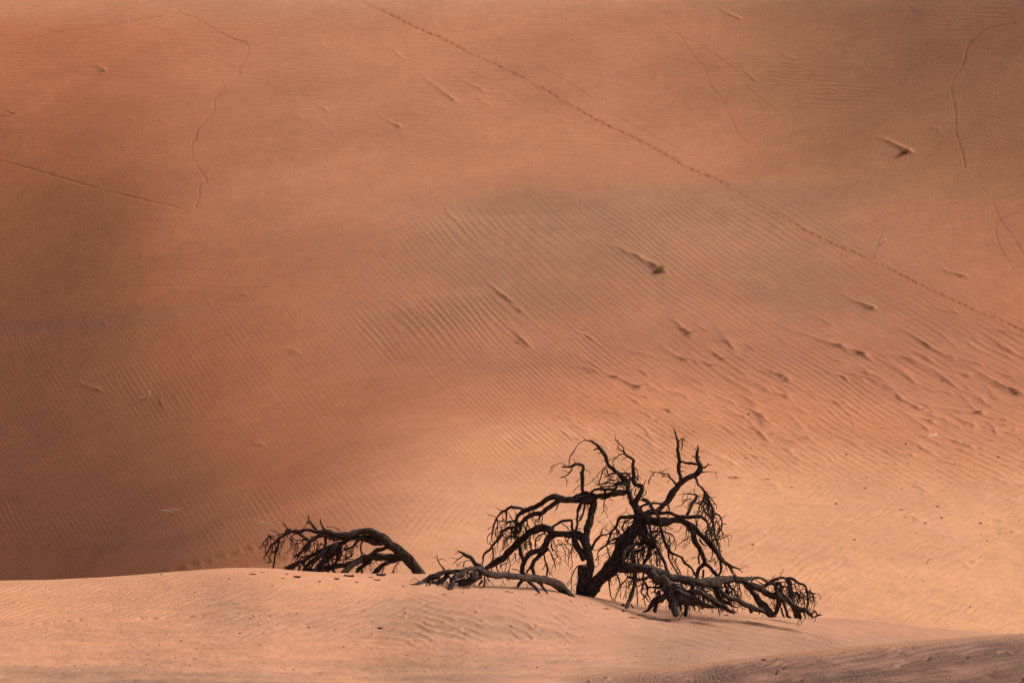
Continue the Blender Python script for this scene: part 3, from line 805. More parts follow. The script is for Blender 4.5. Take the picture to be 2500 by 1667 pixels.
TREE_FALLEN = """
5tn:2200,1000,80 2150,900,84 2060,770,78 1960,670,72 1840,575,68 1720,480,62 1600,400,54 1500,355,44 1400,365,42 1310,390,42 1240,450,38 1160,500,34 1070,530,34 980,560,30 880,610,26 800,650,22 720,690,22 640,750,22 560,770,20 470,800,16 400,850,10
5:1400,370,38 1330,370,40 1230,400,38 1120,395,36 1020,375,34 930,360,30 840,370,28 770,350,24 700,330,22 620,355,22 530,350,20 470,370,18 390,410,17 310,465,17 250,520,14 205,570,11 175,640,8 110,710,4
5:1680,510,40 1550,470,42 1450,445,40 1340,440,36 1240,430,34 1150,440,30 1050,440,26 950,410,24 880,410,24 800,440,24 730,490,22 680,550,20 640,600,18 590,650,16 560,720,14
5:1930,700,50 1750,690,50 1620,690,48 1480,700,45 1370,740,42 1270,780,36 1150,800,34 1020,820,36 900,850,36 800,870,30 700,850,26 640,890,20
5:1760,560,26 1620,600,30 1560,640,28 1500,680,26 1400,720,30 1300,790,36 1220,850,36 1160,910,34 1120,960,28
5:1520,740,30 1430,800,28 1370,850,26 1330,890,16
5:1400,830,20 1410,900,16 1415,960,12
5:1920,715,14 1850,740,24 1750,760,26 1650,820,28 1570,900,26 1520,960,20
5:1700,820,10 1670,900,7 1660,940,5
5:1900,750,10 1840,820,10 1820,870,10 1790,900,6
5:1825,865,7 1830,905,7
5f:1080,540,50 1000,640,46 920,720,36 850,800,34 780,880,30 740,940,20
5f:1000,550,30 900,650,26 800,720,22 700,790,20 640,860,14
5f:830,680,12 790,760,12 740,830,12 700,880,14 720,940,6
5f:1040,560,24 960,690,20 900,790,18 880,900,14
5:830,360,18 780,290,20 740,240,18 715,190,12 700,140,8
5:720,240,12 700,235,10 680,225,8
5:940,360,20 900,300,12 870,240,10 865,190,5
5:940,340,20 950,420,22 1010,440,20 1090,480,22
5:460,350,12 440,320,10 400,280,7 370,240,4
5:480,330,18 430,345,16 400,390,10 330,390,6 290,410,4
5:335,460,16 315,530,17 295,610,15 275,690,12 260,780,12 250,850,12
5:240,540,10 235,640,10 190,690,6 210,730,6 195,790,3
5:265,465,8 210,430,8 180,390,4
5:210,430,4 170,455,3
5:220,560,8 190,600,6 150,650,5 180,690,3
5:500,360,14 560,380,14 640,420,16 700,460,18 740,480,18
5:560,380,10 510,400,8 480,440,5
5:720,470,14 630,460,8 560,480,6 520,465,3
5:560,485,4 580,560,3
5:650,470,6 600,510,5 560,510,3
5:720,510,30 690,600,20 660,640,8
5:940,430,22 930,500,20 925,550,16
5:820,470,8 840,520,8 820,570,6 800,640,5
5:780,480,8 790,560,6 780,620,4
5:1130,540,24 1100,640,22 1080,730,20 1060,800,16
5:1130,560,16 1140,640,14 1120,700,14 1130,750,10
5:1380,450,20 1320,520,16 1260,570,14 1160,600,10
5:1310,570,8 1270,620,8 1280,680,7 1240,690,10 1180,720,12
5:1270,580,6 1240,630,6 1200,690,5
5:1200,540,7 1180,580,6 1220,520,4
5:1470,420,10 1450,440,10 1410,500,10 1390,590,8 1410,670,6 1430,760,5 1460,830,4
5:640,740,18 540,790,18 500,850,16 490,900,12
5:580,790,14 420,850,14 400,890,10
5:650,780,16 660,850,14 660,900,10
5:600,790,12 590,850,12 580,900,10
5:420,830,8 380,830,5 370,880,4
5:430,840,8 400,800,5
5:470,830,14 450,880,12
5:1050,780,18 1040,870,18 1080,900,10
5:960,720,14 970,830,12
5:760,800,12 740,760,8 720,830,8
5:900,640,10 940,720,8 930,800,8
5:1010,660,10 1030,760,10 1050,830,10
5:700,660,8 640,690,5 610,690,3
5:620,640,8 550,660,5 500,660,3
5:1000,800,22 960,880,20 1010,900,10
5:850,850,30 840,900,26
5:1350,740,8 1280,720,6 1210,720,4
5:940,300,3 1040,300,4 1130,360,5
5:1540,350,5 1560,320,3
5:400,440,8 395,480,4
5:860,540,8 880,500,6
"""

# ------------------------------------------------------------------ the dead trees
def bark_material():
    m, n, l, bsdf = new_mat('weathered_bark')
    uv = n.new('ShaderNodeUVMap'); uv.uv_map = 'along'
    mp = n.new('ShaderNodeMapping'); mp.inputs['Scale'].default_value = (3.0, 1.6, 1)
    l.new(uv.outputs[0], mp.inputs['Vector'])
    t = n.new('ShaderNodeTexNoise'); t.inputs['Scale'].default_value = 2.2; t.inputs['Detail'].default_value = 6; t.inputs['Roughness'].default_value = .68
    l.new(mp.outputs[0], t.inputs['Vector'])
    geo = n.new('ShaderNodeNewGeometry')
    t2 = n.new('ShaderNodeTexNoise'); t2.inputs['Scale'].default_value = 2.3; t2.inputs['Detail'].default_value = 4
    l.new(geo.outputs['Position'], t2.inputs['Vector'])
    r = n.new('ShaderNodeValToRGB')
    e = r.color_ramp.elements
    e[0].position = .43; e[0].color = (.026, .016, .013, 1)
    e[1].position = .66; e[1].color = (.155, .112, .098, 1)
    x = e.new(.54); x.color = (.105, .068, .056, 1)
    l.new(t.outputs['Fac'], r.inputs['Fac'])
    mx = n.new('ShaderNodeMix'); mx.data_type = 'RGBA'; mx.blend_type = 'MIX'
    mr = n.new('ShaderNodeMapRange'); mr.inputs[1].default_value = .58; mr.inputs[2].default_value = .74; mr.inputs[4].default_value = .15
    l.new(t2.outputs['Fac'], mr.inputs[0]); l.new(mr.outputs[0], mx.inputs[0])
    l.new(r.outputs[0], mx.inputs[6]); mx.inputs[7].default_value = (.17, .135, .13, 1)
    l.new(mx.outputs[2], bsdf.inputs['Base Color'])
    bsdf.inputs['Roughness'].default_value = .88
    bsdf.inputs['Specular IOR Level'].default_value = .25
    b = n.new('ShaderNodeBump'); b.inputs['Strength'].default_value = 1.0; b.inputs['Distance'].default_value = .14
    l.new(t.outputs['Fac'], b.inputs['Height']); l.new(b.outputs[0], bsdf.inputs['Normal'])
    return m
BARK = bark_material()

class Tubes:
    """collects tapering crooked tubes; build() links them as one mesh"""
    def __init__(self):
        self.v = []; self.f = []; self.uv = []
    def tube(self, pts, rad, sides, gnarl, seed):
        r = random.Random(seed)
        pts = [Vector(p) for p in pts]
        n = len(pts)
        t0 = (pts[1] - pts[0]).normalized()
        ref = Vector((0, 1, 0)) if abs(t0.y) < .9 else Vector((1, 0, 0))
        u = t0.cross(ref).normalized()
        base = len(self.v); dist = 0.0
        ridges = [r.uniform(-1, 1) for _ in range(sides)]
        for i in range(n):
            t = (pts[min(i + 1, n - 1)] - pts[max(i - 1, 0)])
            t = t.normalized() if t.length > 1e-9 else t0
            u = (u - t * u.dot(t)); u = u.normalized() if u.length > 1e-6 else t.orthogonal().normalized()
            w = t.cross(u)
            if i: dist += (pts[i] - pts[i - 1]).length
            for k in range(sides):
                a = 2 * math.pi * k / sides + .25 * math.sin(dist * 2.2 + seed)
                if sides > 4:
                    ridges[k] = .93 * ridges[k] + .26 * r.uniform(-1, 1)
                    q = rad[i] * (1 + gnarl * ridges[k])
                else:
                    q = rad[i]
                self.v.append(pts[i] + (u * math.cos(a) + w * math.sin(a)) * q)
                self.uv.append((k / sides * max(1.0, rad[i] * 22) + seed % 7, dist * 1.6))
        for i in range(n - 1):
            for k in range(sides):
                a = base + i * sides + k; b = base + i * sides + (k + 1) % sides
                self.f.append((a, b, b + sides, a + sides))
        self.f.append(tuple(base + k for k in reversed(range(sides))))
        self.f.append(tuple(base + (n - 1) * sides + k for k in range(sides)))
    def build(self, name, mat, parent=None, origin=Vector((0, 0, 0))):
        me = bpy.data.meshes.new(name)
        me.from_pydata([tuple(p - origin) for p in self.v], [], self.f)
        me.polygons.foreach_set('use_smooth', [True] * len(me.polygons))
        ul = me.uv_layers.new(name='along')
        vi = np.zeros(len(me.loops), dtype=np.int32); me.loops.foreach_get('vertex_index', vi)
        ul.data.foreach_set('uv', np.array(self.uv, dtype=np.float32)[vi].ravel())
        me.materials.append(mat)
        o = bpy.data.objects.new(name, me); COL.objects.link(o)
        if parent is not None: o.parent = parent
        return o

def empty(name, loc, label, cat, group=None):
    o = bpy.data.objects.new(name, None); COL.objects.link(o)
    o.location = loc; o['label'] = label; o['category'] = cat
    o.empty_display_size = .3
    if group: o['group'] = group
    return o

# frames in which the limbs were measured: origin and enlargement
FR = {1: (1300, 1030, 4.704), 2: (980, 1180, 5.345), 3: (1340, 1200, 4.9), 4: (1600, 1340, 5.345), 5: (620, 1230, 5.345)}

def parse(txt):
    out = []
    for line in txt.strip().splitlines():
        line = line.strip()
        if not line or line[0] == '#': continue
        fl, rest = line.split(':')
        segs = []
        fr = int(fl[0]); last = 6.0
        for tok in rest.split():
            if tok[0] == '@': fr = int(tok[1]); continue
            p = [float(c) for c in tok.split(',')]
            ox, oy, s = FR[fr]
            if len(p) == 3: last = p[2]
            segs.append((ox + p[0] / s, oy + p[1] / s, last / s))
        out.append((fl[1:], segs))
    return out

MAIN = parse(TREE_MAIN)
FALLEN = parse(TREE_FALLEN)

FRONT_PX = [990, 1100, 1200, 1300, 1389, 1480, 1560, 1620, 1700, 1800, 1900, 2010]
FRONT_Y = [94.5, 94.5, 95.6, 97.2, 99.4, 99.6, 99.3, 99.2, 99.6, 100.9, 102.7, 103.6]
def grow(root, branches, y0, seed, spread, twig_n, strands, clamp=True):
    """turns measured limbs into crooked tubes with depth: each leaves its parent at the parent's depth"""
    r = random.Random(seed)
    done = []                      # (px, py, Y, r_px, owner)
    origin = Vector(root.location)
    twigs = Tubes(); limbs = []
    for bi, (fl, segs) in enumerate(branches):
        P = catmull([(a, b, c) for a, b, c in segs], 5.0)
        if len(segs) == 2:
            a, b = np.array(segs[0]), np.array(segs[1])
            n = max(3, int(np.hypot(*(b - a)[:2]) / 6))
            P = np.array([a + (b - a) * k / n for k in range(n + 1)])
        P[:, 2] = np.maximum(P[:, 2], .78)
        n = len(P)
        # a little crookedness, fading at the root
        ph1, ph2 = r.uniform(0, 6), r.uniform(0, 6)
        arc = np.concatenate([[0], np.cumsum(np.hypot(np.diff(P[:, 0]), np.diff(P[:, 1])))])
        nz = (.55 * np.minimum(arc / 12, 1))
        P[:, 0] += nz * (np.sin(arc / 6.1 + ph1) + .7 * np.sin(arc / 2.9 + ph2)) * np.clip(P[:, 2] / 2.5, .5, 1.3)
        P[:, 1] += nz * (np.cos(arc / 5.3 + ph2) + .7 * np.cos(arc / 3.3 + ph1)) * np.clip(P[:, 2] / 2.5, .5, 1.3)
        # depth
        owner = None
        if not done:
            ys = y0
        else:
            D = np.array([(d[0], d[1], d[2], d[3]) for d in done])
            def near(q):
                dd = np.hypot(D[:, 0] - q[0], D[:, 1] - q[1]) - D[:, 3]
                j = int(np.argmin(dd)); return dd[j], j
            d0, j0 = near(P[0])
            ys = D[j0, 2] if d0 < 14 else y0 + r.uniform(-1, 1)
            owner = done[j0][4]
        Lm = arc[-1] * K * y0
        if 'f' in fl: slope = -r.uniform(.3, .6)
        elif 'b' in fl: slope = r.uniform(.2, .5)
        elif 's' in fl: slope = 0
        else: slope = r.uniform(-1, 1) * (spread if P[:, 1].max() < 1395 or not clamp else .14)
        if bi < 3 and 't' in fl: slope = 0.03
        Y = ys + slope * arc * K * y0 * (.6 + .4 * arc / max(arc[-1], 1)) + .10 * np.minimum(Lm, 1.5) * np.sin(arc / max(arc[-1], 1) * 5 + ph1) * np.minimum(arc / 20, 1)
        if 'w' in fl:
            wq = np.clip(arc / 60, 0, 1) if 'g' not in fl else 1.0
            Y = Y * (1 - wq) + np.interp(P[:, 0], FRONT_PX, FRONT_Y) * wq
        # never behind the sand that the photograph shows behind it
        if 'n' not in fl and clamp:
            for k in range(n):
                nm, yg, zg = ground_at(P[k, 0], P[k, 1] + P[k, 2] * .3)
                if nm == 'foreground_sand':
                    Y[k] = min(Y[k], yg + P[k, 2] * K * yg * .3)
            if n > 4:
                Ys = np.convolve(np.pad(Y, 2, mode='edge'), np.ones(5) / 5, mode='valid')
                Y = np.minimum(Y, Ys) if 'g' not in fl else Ys
        for k in range(n):
            done.append((P[k, 0], P[k, 1], Y[k], P[k, 2], bi))
        pts = [at(P[k, 0], P[k, 1], Y[k]) for k in range(n)]
        rad = [P[k, 2] * K * Y[k] for k in range(n)]
        rad[-1] *= .55
        mx = P[:, 2].max()
        rn = np.random.default_rng(seed + bi)
        wob = np.convolve(rn.normal(size=n + 4), np.ones(5) / 5, mode='valid') * .22
        rad = [q * (1 + w) for q, w in zip(rad, wob)]
        if mx < 1.25:
            twigs.tube(pts, rad, 4, 0, seed + bi)
        else:
            tb = Tubes()
            tb.tube(pts, rad, 16 if mx > 8 else (12 if mx > 4 else 8), .27 if mx > 4 else .16, seed + bi)
            limbs.append((bi, fl, mx, tb, owner))
        # short dead twigs and torn bark spikes
        for k in range(2, n - 1):
            dens = twig_n * (.30 if mx > 5 else .26 if mx > 2.2 else .20)
            if r.random() < dens:
                ln = r.uniform(4, 15) if mx > 5 else r.uniform(5, 26)
                if mx > 5 and r.random() < .6: ln = r.uniform(2, 6)
                tx, ty = P[k + 1, 0] - P[k - 1, 0], P[k + 1, 1] - P[k - 1, 1]
                a = math.atan2(ty, tx) + r.choice((-1, 1)) * r.uniform(.5, 1.4)
                x, y, q = P[k, 0], P[k, 1], Y[k]
                pp = [at(x, y, q)]; rr = [min(1.15, P[k, 2] * .7) * K * q]
                m = max(3, int(ln / 4)); dq = r.uniform(-.6, .6)
                for j in range(m):
                    a += r.uniform(-.35, .35)
                    a += .22 * math.sin(math.pi / 2 - a) if r.random() < .8 else 0    # droop
                    x += math.cos(a) * ln / m; y += math.sin(a) * ln / m; q += dq * ln / m * K * q
                    nm, yg, zg = ground_at(x, y)
                    if nm == 'foreground_sand' and clamp: q = min(q, yg)
                    pp.append(at(x, y, q)); rr.append(max(.45, 1.1 - .6 * (j + 1) / m) * K * q)
                twigs.tube(pp, rr, 3, 0, seed + k)
                if ln > 14 and r.random() < .6:
                    b0 = pp[len(pp) // 2]; dv = (pp[-1] - pp[0]) * r.uniform(.25, .5)
                    dv = Vector((dv.x * .5 + r.uniform(-.08, .08), dv.y, dv.z * .6 - .06))
                    twigs.tube([b0, b0 + dv * .5, b0 + dv], [.75 * K * q, .65 * K * q, .4 * K * q], 3, 0, seed + k)
    # long drooping strands hanging from the limbs
    D = np.array([(d[0], d[1], d[2], d[3]) for d in done])
    for (xa, xb, ya, yb, cnt, la, lb, *wr) in strands:
        wlo, whi = wr if wr else (.9, 1.7)
        sel = np.nonzero((D[:, 0] > xa) & (D[:, 0] < xb) & (D[:, 1] > ya) & (D[:, 1] < yb))[0]
        if len(sel) == 0: continue
        for c in range(int(cnt * 1.8)):
            x, y, q, w = D[sel[r.randrange(len(sel))]]
            ln = r.uniform(la, lb); m = max(5, int(ln / 5)); a = math.pi / 2 + r.uniform(-1.7, 1.7)
            droop = r.choice((.30, .26, .12, .03)); dq = r.uniform(-.5, .35); w0 = r.uniform(wlo, whi)
            pp = [at(x, y, q)]; rr = [w0 * K * q]; stop = False
            for j in range(m):
                a += r.uniform(-.7, .7) + droop * (math.pi / 2 - a)
                x += math.cos(a) * ln / m; y += math.sin(a) * ln / m; q += dq * ln / m * K * q
                nm, yg, zg = ground_at(x, y)
                if clamp and nm == 'foreground_sand' and q >= yg:
                    q = yg; stop = True
                pp.append(at(x, y, q)); rr.append(max(.5, w0 * (1 - .65 * (j + 1) / m)) * K * q)
                if j > 1 and r.random() < .35:      # side spur
                    b = a + r.choice((-1, 1)) * r.uniform(.5, 1.2); sl = r.uniform(4, 13)
                    p1 = at(x + math.cos(b) * sl * .5, y + math.sin(b) * sl * .5, q)
                    p2 = at(x + math.cos(b + .4) * sl * .8, y + math.sin(b + .2) * sl, q + r.uniform(-.1, .1))
                    twigs.tube([at(x, y, q), p1, p2], [.75 * K * q, .6 * K * q, .4 * K * q], 3, 0, c)
                if stop: break
            twigs.tube(pp, rr, 4, 0, c)
    # parts: trunk and limbs, with the thinner branches under the limb they grow from
    objs = {}
    for bi, fl, mx, tb, owner in limbs:
        name = 'trunk' if 't' in fl else ('limb' if mx > 4.2 else 'branch')
        par = root
        if name == 'branch':
            o = owner
            if o in objs and objs[o].parent is root: par = objs[o]
        objs[bi] = tb.build(name, BARK, par, origin)
    tw = twigs.build('twigs', BARK, root, origin)
    tw['kind'] = 'stuff'
    return done

g = ground_at(1025, 1412)
fy = float(crest_y(np.array(1020.))) + 1.6
loc = at(1040, 1400, fy); loc.z = height_at(loc.x, loc.y)
fallen = empty('dead_tree', loc, 'smaller dark dead tree bowed over to the left, half hidden behind the sand crest', 'dead tree', 'dead trees behind the sand mound')
ty = float(crest_y(np.array(1420.))) + .45
loc = at(1425, 1456, ty); loc.z = height_at(loc.x, loc.y)
main = empty('dead_tree', loc, 'larger dark dead tree with upright forked crown and many drooping limbs', 'dead tree', 'dead trees behind the sand mound')
grow(fallen, FALLEN, fy, 300, .35, 1.3, [(690, 860, 1310, 1365, 34, 18, 60), (635, 700, 1290, 1345, 10, 20, 50), (860, 960, 1330, 1370, 8, 15, 40), (690, 780, 1350, 1395, 16, 10, 30)], False)
grow(main, MAIN, ty, 500, .42, 1.5, [(1500, 1640, 1255, 1345, 34, 40, 120), (1195, 1335, 1245, 1305, 22, 25, 75), (1225, 1400, 1290, 1345, 18, 25, 80), (1700, 1765, 1190, 1330, 26, 25, 70),
    (1600, 1790, 1395, 1440, 34, 25, 70), (1890, 1995, 1410, 1455, 22, 20, 60), (1050, 1260, 1385, 1412, 12, 15, 35), (1400, 1470, 1150, 1215, 10, 20, 50), (1480, 1560, 1140, 1200, 12, 15, 45), (1580, 1700, 1270, 1330, 12, 30, 80), (1790, 1900, 1410, 1450, 10, 25, 60), (1640, 1780, 1440, 1480, 22, 12, 36), (1560, 1800, 1395, 1450, 26, 30, 85, 1.4, 3.0), (1500, 1600, 1270, 1340, 12, 50, 130, 1.3, 2.4), (1000, 1140, 1390, 1425, 26, 10, 34), (1030, 1130, 1390, 1420, 10, 14, 34, 1.5, 3.0), (1890, 1990, 1420, 1460, 10, 25, 60, 1.3, 2.4)])

# ------------------------------------------------------------------ small things on the sand
def plain_mat(name, dark, light, scale=9.0):
    m, n, l, bsdf = new_mat(name)
    geo = n.new('ShaderNodeNewGeometry')
    t = n.new('ShaderNodeTexNoise'); t.inputs['Scale'].default_value = scale; t.inputs['Detail'].default_value = 4
    l.new(geo.outputs['Position'], t.inputs['Vector'])
    r = n.new('ShaderNodeValToRGB')
    r.color_ramp.elements[0].position = .32; r.color_ramp.elements[0].color = dark + (1,)
    r.color_ramp.elements[1].position = .68; r.color_ramp.elements[1].color = light + (1,)
    l.new(t.outputs['Fac'], r.inputs['Fac']); l.new(r.outputs[0], bsdf.inputs['Base Color'])
    bsdf.inputs['Roughness'].default_value = .9
    return m
STRAW = plain_mat('dry_straw', (.46, .27, .11), (.72, .49, .24))
DRYGRASS = plain_mat('dry_grass', (.34, .18, .085), (.60, .36, .19))
PALEWOOD = plain_mat('bleached_wood', (.68, .52, .38), (.86, .74, .60))
CHIP = plain_mat('bark_flake', (.035, .018, .013), (.11, .06, .045), 30)
CLOD = plain_mat('dark_crust', (.16, .07, .035), (.32, .15, .085), 30)

def tag(o, label, cat, group=None):
    o['label'] = label; o['category'] = cat
    if group: o['group'] = group
    return o

def shrub_mesh(name, w, hgt, n, seed, mat, lean=-.25, thick=.010, mound=None):
    """a wind-combed tuft: curved blades springing from a small base"""
    r = random.Random(seed); tb = Tubes()
    for i in range(n):
        a = r.uniform(0, 6.283); up = r.random() ** 1.3; k = math.sqrt(max(0, 1 - up * up))
        L = r.uniform(.55, 1.0)
        bx, by = .12 * w * r.uniform(-1, 1), .12 * w * r.uniform(-1, 1)
        tip = Vector((bx + .5 * w * k * math.cos(a) * L + lean * hgt * up * L, by + .5 * w * k * math.sin(a) * L, hgt * up * L))
        mid = Vector((bx, by, 0)).lerp(tip, .5) + Vector((r.uniform(-.06, .06) * w, r.uniform(-.06, .06) * w, hgt * .12))
        q3 = tip + Vector((r.uniform(-.07, .07) * w, r.uniform(-.07, .07) * w, r.uniform(-.10, .03) * hgt))
        tb.tube([Vector((bx, by, -.04)), mid, tip, q3], [thick, thick * .9, thick * .7, thick * .4], 3, 0, seed + i)
    o = tb.build(name, mat); me = o.data
    bpy.data.objects.remove(o)
    return me

def put(name, me, px, py, size, label, cat, group=None, rot=0.0, sink=0.0):
    nm, Y, Z = ground_at(px, py)
    o = bpy.data.objects.new(name, me); COL.objects.link(o)
    o.location = ((px - 1250) * K * Y, Y, Z - sink)
    o.scale = (size * K * Y,) * 3
    o.rotation_euler = (0, 0, rot)
    return tag(o, label, cat, group)

# the two shrubs (measured in photograph pixels: unit meshes are one pixel wide when scaled)
big = shrub_mesh('dry_shrub', 1.0, .62, 150, 41, STRAW, .05, .017)
put('dry_shrub', big, 1612, 663, 34, 'largest straw-coloured dry shrub, at the foot of a long sand tail among the grey ripples', 'shrub', None, 0, .05)
big2 = shrub_mesh('dry_shrub', 1.0, .55, 110, 43, STRAW, -.15, .017)
put('dry_shrub', big2, 2211, 372, 30, 'tan dry shrub half buried on the smooth darker slope at upper right', 'shrub', None, 0, .05)

tufts = [shrub_mesh('dry_grass_tuft', 1.0, .15 + .04 * (i % 3), 30, 60 + i, DRYGRASS if i % 2 else STRAW, (-1.6, -.9, .5, -1.2, .9)[i], .013) for i in range(5)]
spots = [(1256, 734, 26), (1268, 760, 26), (1405, 778, 20), (1430, 806, 30), (1682, 812, 36), (1674, 876, 34), (1764, 876, 30), (1735, 892, 32), (1448, 910, 40), (1500, 918, 34), (1560, 944, 36), (1435, 968, 24),
 (1592, 872, 24), (926, 858, 20), (1265, 836, 24), (708, 864, 22), (394, 982, 16), (118, 905, 16), (257, 792, 14), (591, 722, 14), (628, 1086, 20), (842, 1213, 22), (826, 1200, 18), (812, 1255, 26),
 (2104, 862, 34), (2305, 934, 30), (2482, 958, 32), (2130, 752, 26), (1918, 930, 30), (2450, 1024, 26), (2390, 1006, 34), (2360, 918, 24), (1820, 1120, 28), (1880, 1028, 40), (1880, 1060, 30), (1600, 1028, 24), (1355, 1028, 30), (1640, 1000, 26),
 (1485, 1000, 20), (1770, 990, 24), (2250, 1000, 26), (2040, 985, 24), (1108, 240, 20), (974, 309, 18), (1114, 532, 14), (2345, 676, 20), (1870, 1170, 30), (1795, 1168, 44), (2200, 1245, 26), (1720, 600, 16)]
ORD = 'first second third fourth fifth sixth seventh eighth ninth tenth eleventh twelfth thirteenth fourteenth fifteenth sixteenth seventeenth eighteenth nineteenth twentieth'.split() + ['twenty-' + w for w in 'first second third fourth fifth sixth seventh eighth ninth'.split()]
def band(y):
    return 0 if y < 700 else 1 if y < 880 else 2 if y < 950 else 3
WHERE = ('high on the dune above the grey ripples', 'across the middle of the dune face', 'in the strip just above the tree crown', 'low on the dune behind the trees')
for bnd in range(4):
    row = sorted(p for p in spots if band(p[1]) == bnd)
    for i, (x, y, sz) in enumerate(row):
        put('dry_grass_tuft', tufts[(i * 3 + bnd) % 5], x, y, sz * .85, '%s dry grass tuft from the left %s' % (ORD[i], WHERE[bnd]), 'grass tuft', 'dry grass tufts on the dune face', random.uniform(-.5, .5), .02)

def stick(name, paths, label, cat, mat, base=None, upright=False, group=None, lift=0.02):
    """a stick or twig from photograph positions (x, y, half width); lying on the sand or standing at its base"""
    tb = Tubes()
    nm, Yb, Zb = ground_at(*base)
    org = at(base[0], base[1], Yb); org.z = Zb
    for j, path in enumerate(paths):
        P = catmull(path, 5.0) if len(path) > 2 else np.array(path, float)
        pts, rad = [], []
        for k, (x, y, w) in enumerate(P):
            if upright: Y = Yb
            else:
                n2, Y, Z = ground_at(x, y)
                Y = min(max(Y, Yb - .8), Yb + .8)
            p = at(x, y, Y)
            if not upright: p.z += lift
            pts.append(p); rad.append(w * K * Y)
        tb.tube(pts, rad, 6, .12, 70 + j)
    o = tb.build(name, mat, None, org); o.location = org
    return tag(o, label, cat, group)

stick('forked_stick', [[(2135, 628, 1.3), (2140, 612, 1.2), (2146, 597, 1.2), (2150, 580, 1.0), (2158, 565, .9), (2163, 552, .7), (2168, 545, .5)], [(2145, 600, 1.1), (2155, 592, .9), (2163, 583, .6)], [(2146, 597, 1.0), (2144, 588, .6)]],
      'tall thin pale forked stick standing beside the footprint trail at right', 'stick', PALEWOOD, (2135, 630), True)
stick('curved_stick', [[(334, 970, .9), (346, 969, 1.3), (357, 971, 1.5), (363, 965, 1.5), (364, 957, 1.3), (362, 952, .8)], [(364, 960, 1.0), (368, 955, .6)]],
      'pale curved stick lying on the dark rippled sand at left', 'stick', PALEWOOD, (357, 972), True)
stick('tangled_branch', [[(388, 1250, .7), (400, 1245, 1.0), (415, 1247, 1.1), (430, 1243, 1.1), (445, 1247, 1.0), (456, 1252, .6)], [(415, 1247, .8), (422, 1253, .8), (428, 1254, .5)], [(430, 1243, .8), (428, 1250, .6)], [(441, 1246, .8), (444, 1240, .6)], [(446, 1247, .8), (452, 1241, .5)], [(402, 1245, .7), (408, 1250, .5)], [(448, 1248, .7), (440, 1254, .5)]],
      'flat tangle of pale twigs on the shaded sand at lower left', 'branch', PALEWOOD, (420, 1256), True)
stick('bent_stick', [[(1341, 703, .9), (1349, 707, 1.2), (1356, 711, 1.2), (1362, 716, .8)]], 'short pale bent stick on the grey ripples left of the largest shrub', 'stick', PALEWOOD, (1352, 712), False)
stick('stick', [[(1352, 746, .7), (1354, 752, 1.0), (1352, 757, .7)]], 'tiny pale stub standing in the ripples just below the short bent stick', 'stick', PALEWOOD, (1353, 758), True)
stick('stick', [[(2263, 1066, .9), (2272, 1064, 1.3), (2281, 1063, 1.4), (2286, 1060, 1.5), (2287, 1062, .8)]], 'white straight stick lying on the lit slope near the right edge', 'stick', PALEWOOD, (2276, 1066), False)
stick('curled_stick', [[(2266, 1376, 1.3), (2265, 1370, 1.7), (2268, 1365, 1.7), (2274, 1364, 1.4), (2281, 1366, .8)]], 'white curled stick on the bright apron right of the large dead tree', 'stick', PALEWOOD, (2268, 1377), True)
stick('hooked_stick', [[(240, 174, .9), (250, 175, 1.2), (256, 171, 1.2), (256, 166, .8)]], 'pale hooked stick below a sand tail at upper left', 'stick', PALEWOOD, (248, 176), True)
stick('stick', [[(313, 48, .6), (312, 53, 1.0), (316, 61, .8)]], 'tiny white upright twig near the top left edge', 'stick', PALEWOOD, (315, 62), True)
stick('stick', [[(14, 268, .7), (24, 274, 1.0), (34, 278, 1.0), (44, 281, .6)], [(24, 274, .8), (22, 267, .5)], [(30, 277, .7), (38, 273, .4)]], 'brown twig by the left edge high on the dune', 'stick', DRYGRASS, (28, 281), True)
stick('stick', [[(1912, 928, .8), (1914, 922, 1.1), (1919, 918, .7)], [(1914, 922, .8), (1910, 920, .4)]], 'pale twig stub at the end of a wind tail right of centre', 'stick', PALEWOOD, (1913, 929), True)
stick('thin_twig', [[(629, 1266, .5), (640, 1275, .8), (657, 1278, .8), (676, 1283, .8)]], 'thin pale twig on the sand behind the left tip of the smaller dead tree', 'twig', PALEWOOD, (660, 1284), True)
stick('stick', [[(2018, 342, .9), (2020, 336, .6)], [(2010, 341, .5), (2022, 343, .9)]], 'tiny pale stub at the end of a track at upper right', 'stick', PALEWOOD, (2018, 344), True)
stick('stick', [[(2055, 1342, .9), (2052, 1336, 1.1), (2056, 1333, .6)]], 'tiny pale stub on the apron above the right end of the large dead tree', 'stick', PALEWOOD, (2054, 1344), True)
stick('stick', [[(1384, 828, .7), (1380, 822, .9), (1383, 817, .5)], [(1380, 822, .7), (1375, 820, .4)]], 'small pale forked twig between two grass tufts mid slope', 'twig', PALEWOOD, (1383, 829), True)

def chip_mesh(name, seed, mat, flat):
    """an irregular curled flake"""
    r = random.Random(seed); n = 8; v = []; f = []
    rim = [(math.cos(2 * math.pi * k / n) * r.uniform(.35, .55), math.sin(2 * math.pi * k / n) * r.uniform(.2, .4)) for k in range(n)]
    for zz in (0, 1):
        for k, (x, y) in enumerate(rim):
            v.append((x, y, (flat * (1.0 if zz else -.5) + .35 * x * x * r.uniform(.4, 1.4)) + r.uniform(-.03, .03)))
    v.append((0, 0, flat * 1.3)); v.append((0, 0, -flat))
    for k in range(n):
        j = (k + 1) % n
        f.append((k, j, n + j, n + k)); f.append((n + k, n + j, 2 * n)); f.append((j, k, 2 * n + 1))
    me = bpy.data.meshes.new(name); me.from_pydata(v, [], f); me.materials.append(mat)
    return me
chips = [chip_mesh('bark_chip', 80 + i, CHIP, .10 + .05 * (i % 3)) for i in range(5)]
clods = [chip_mesh('crust_clod', 90 + i, CLOD, .28) for i in range(4)]
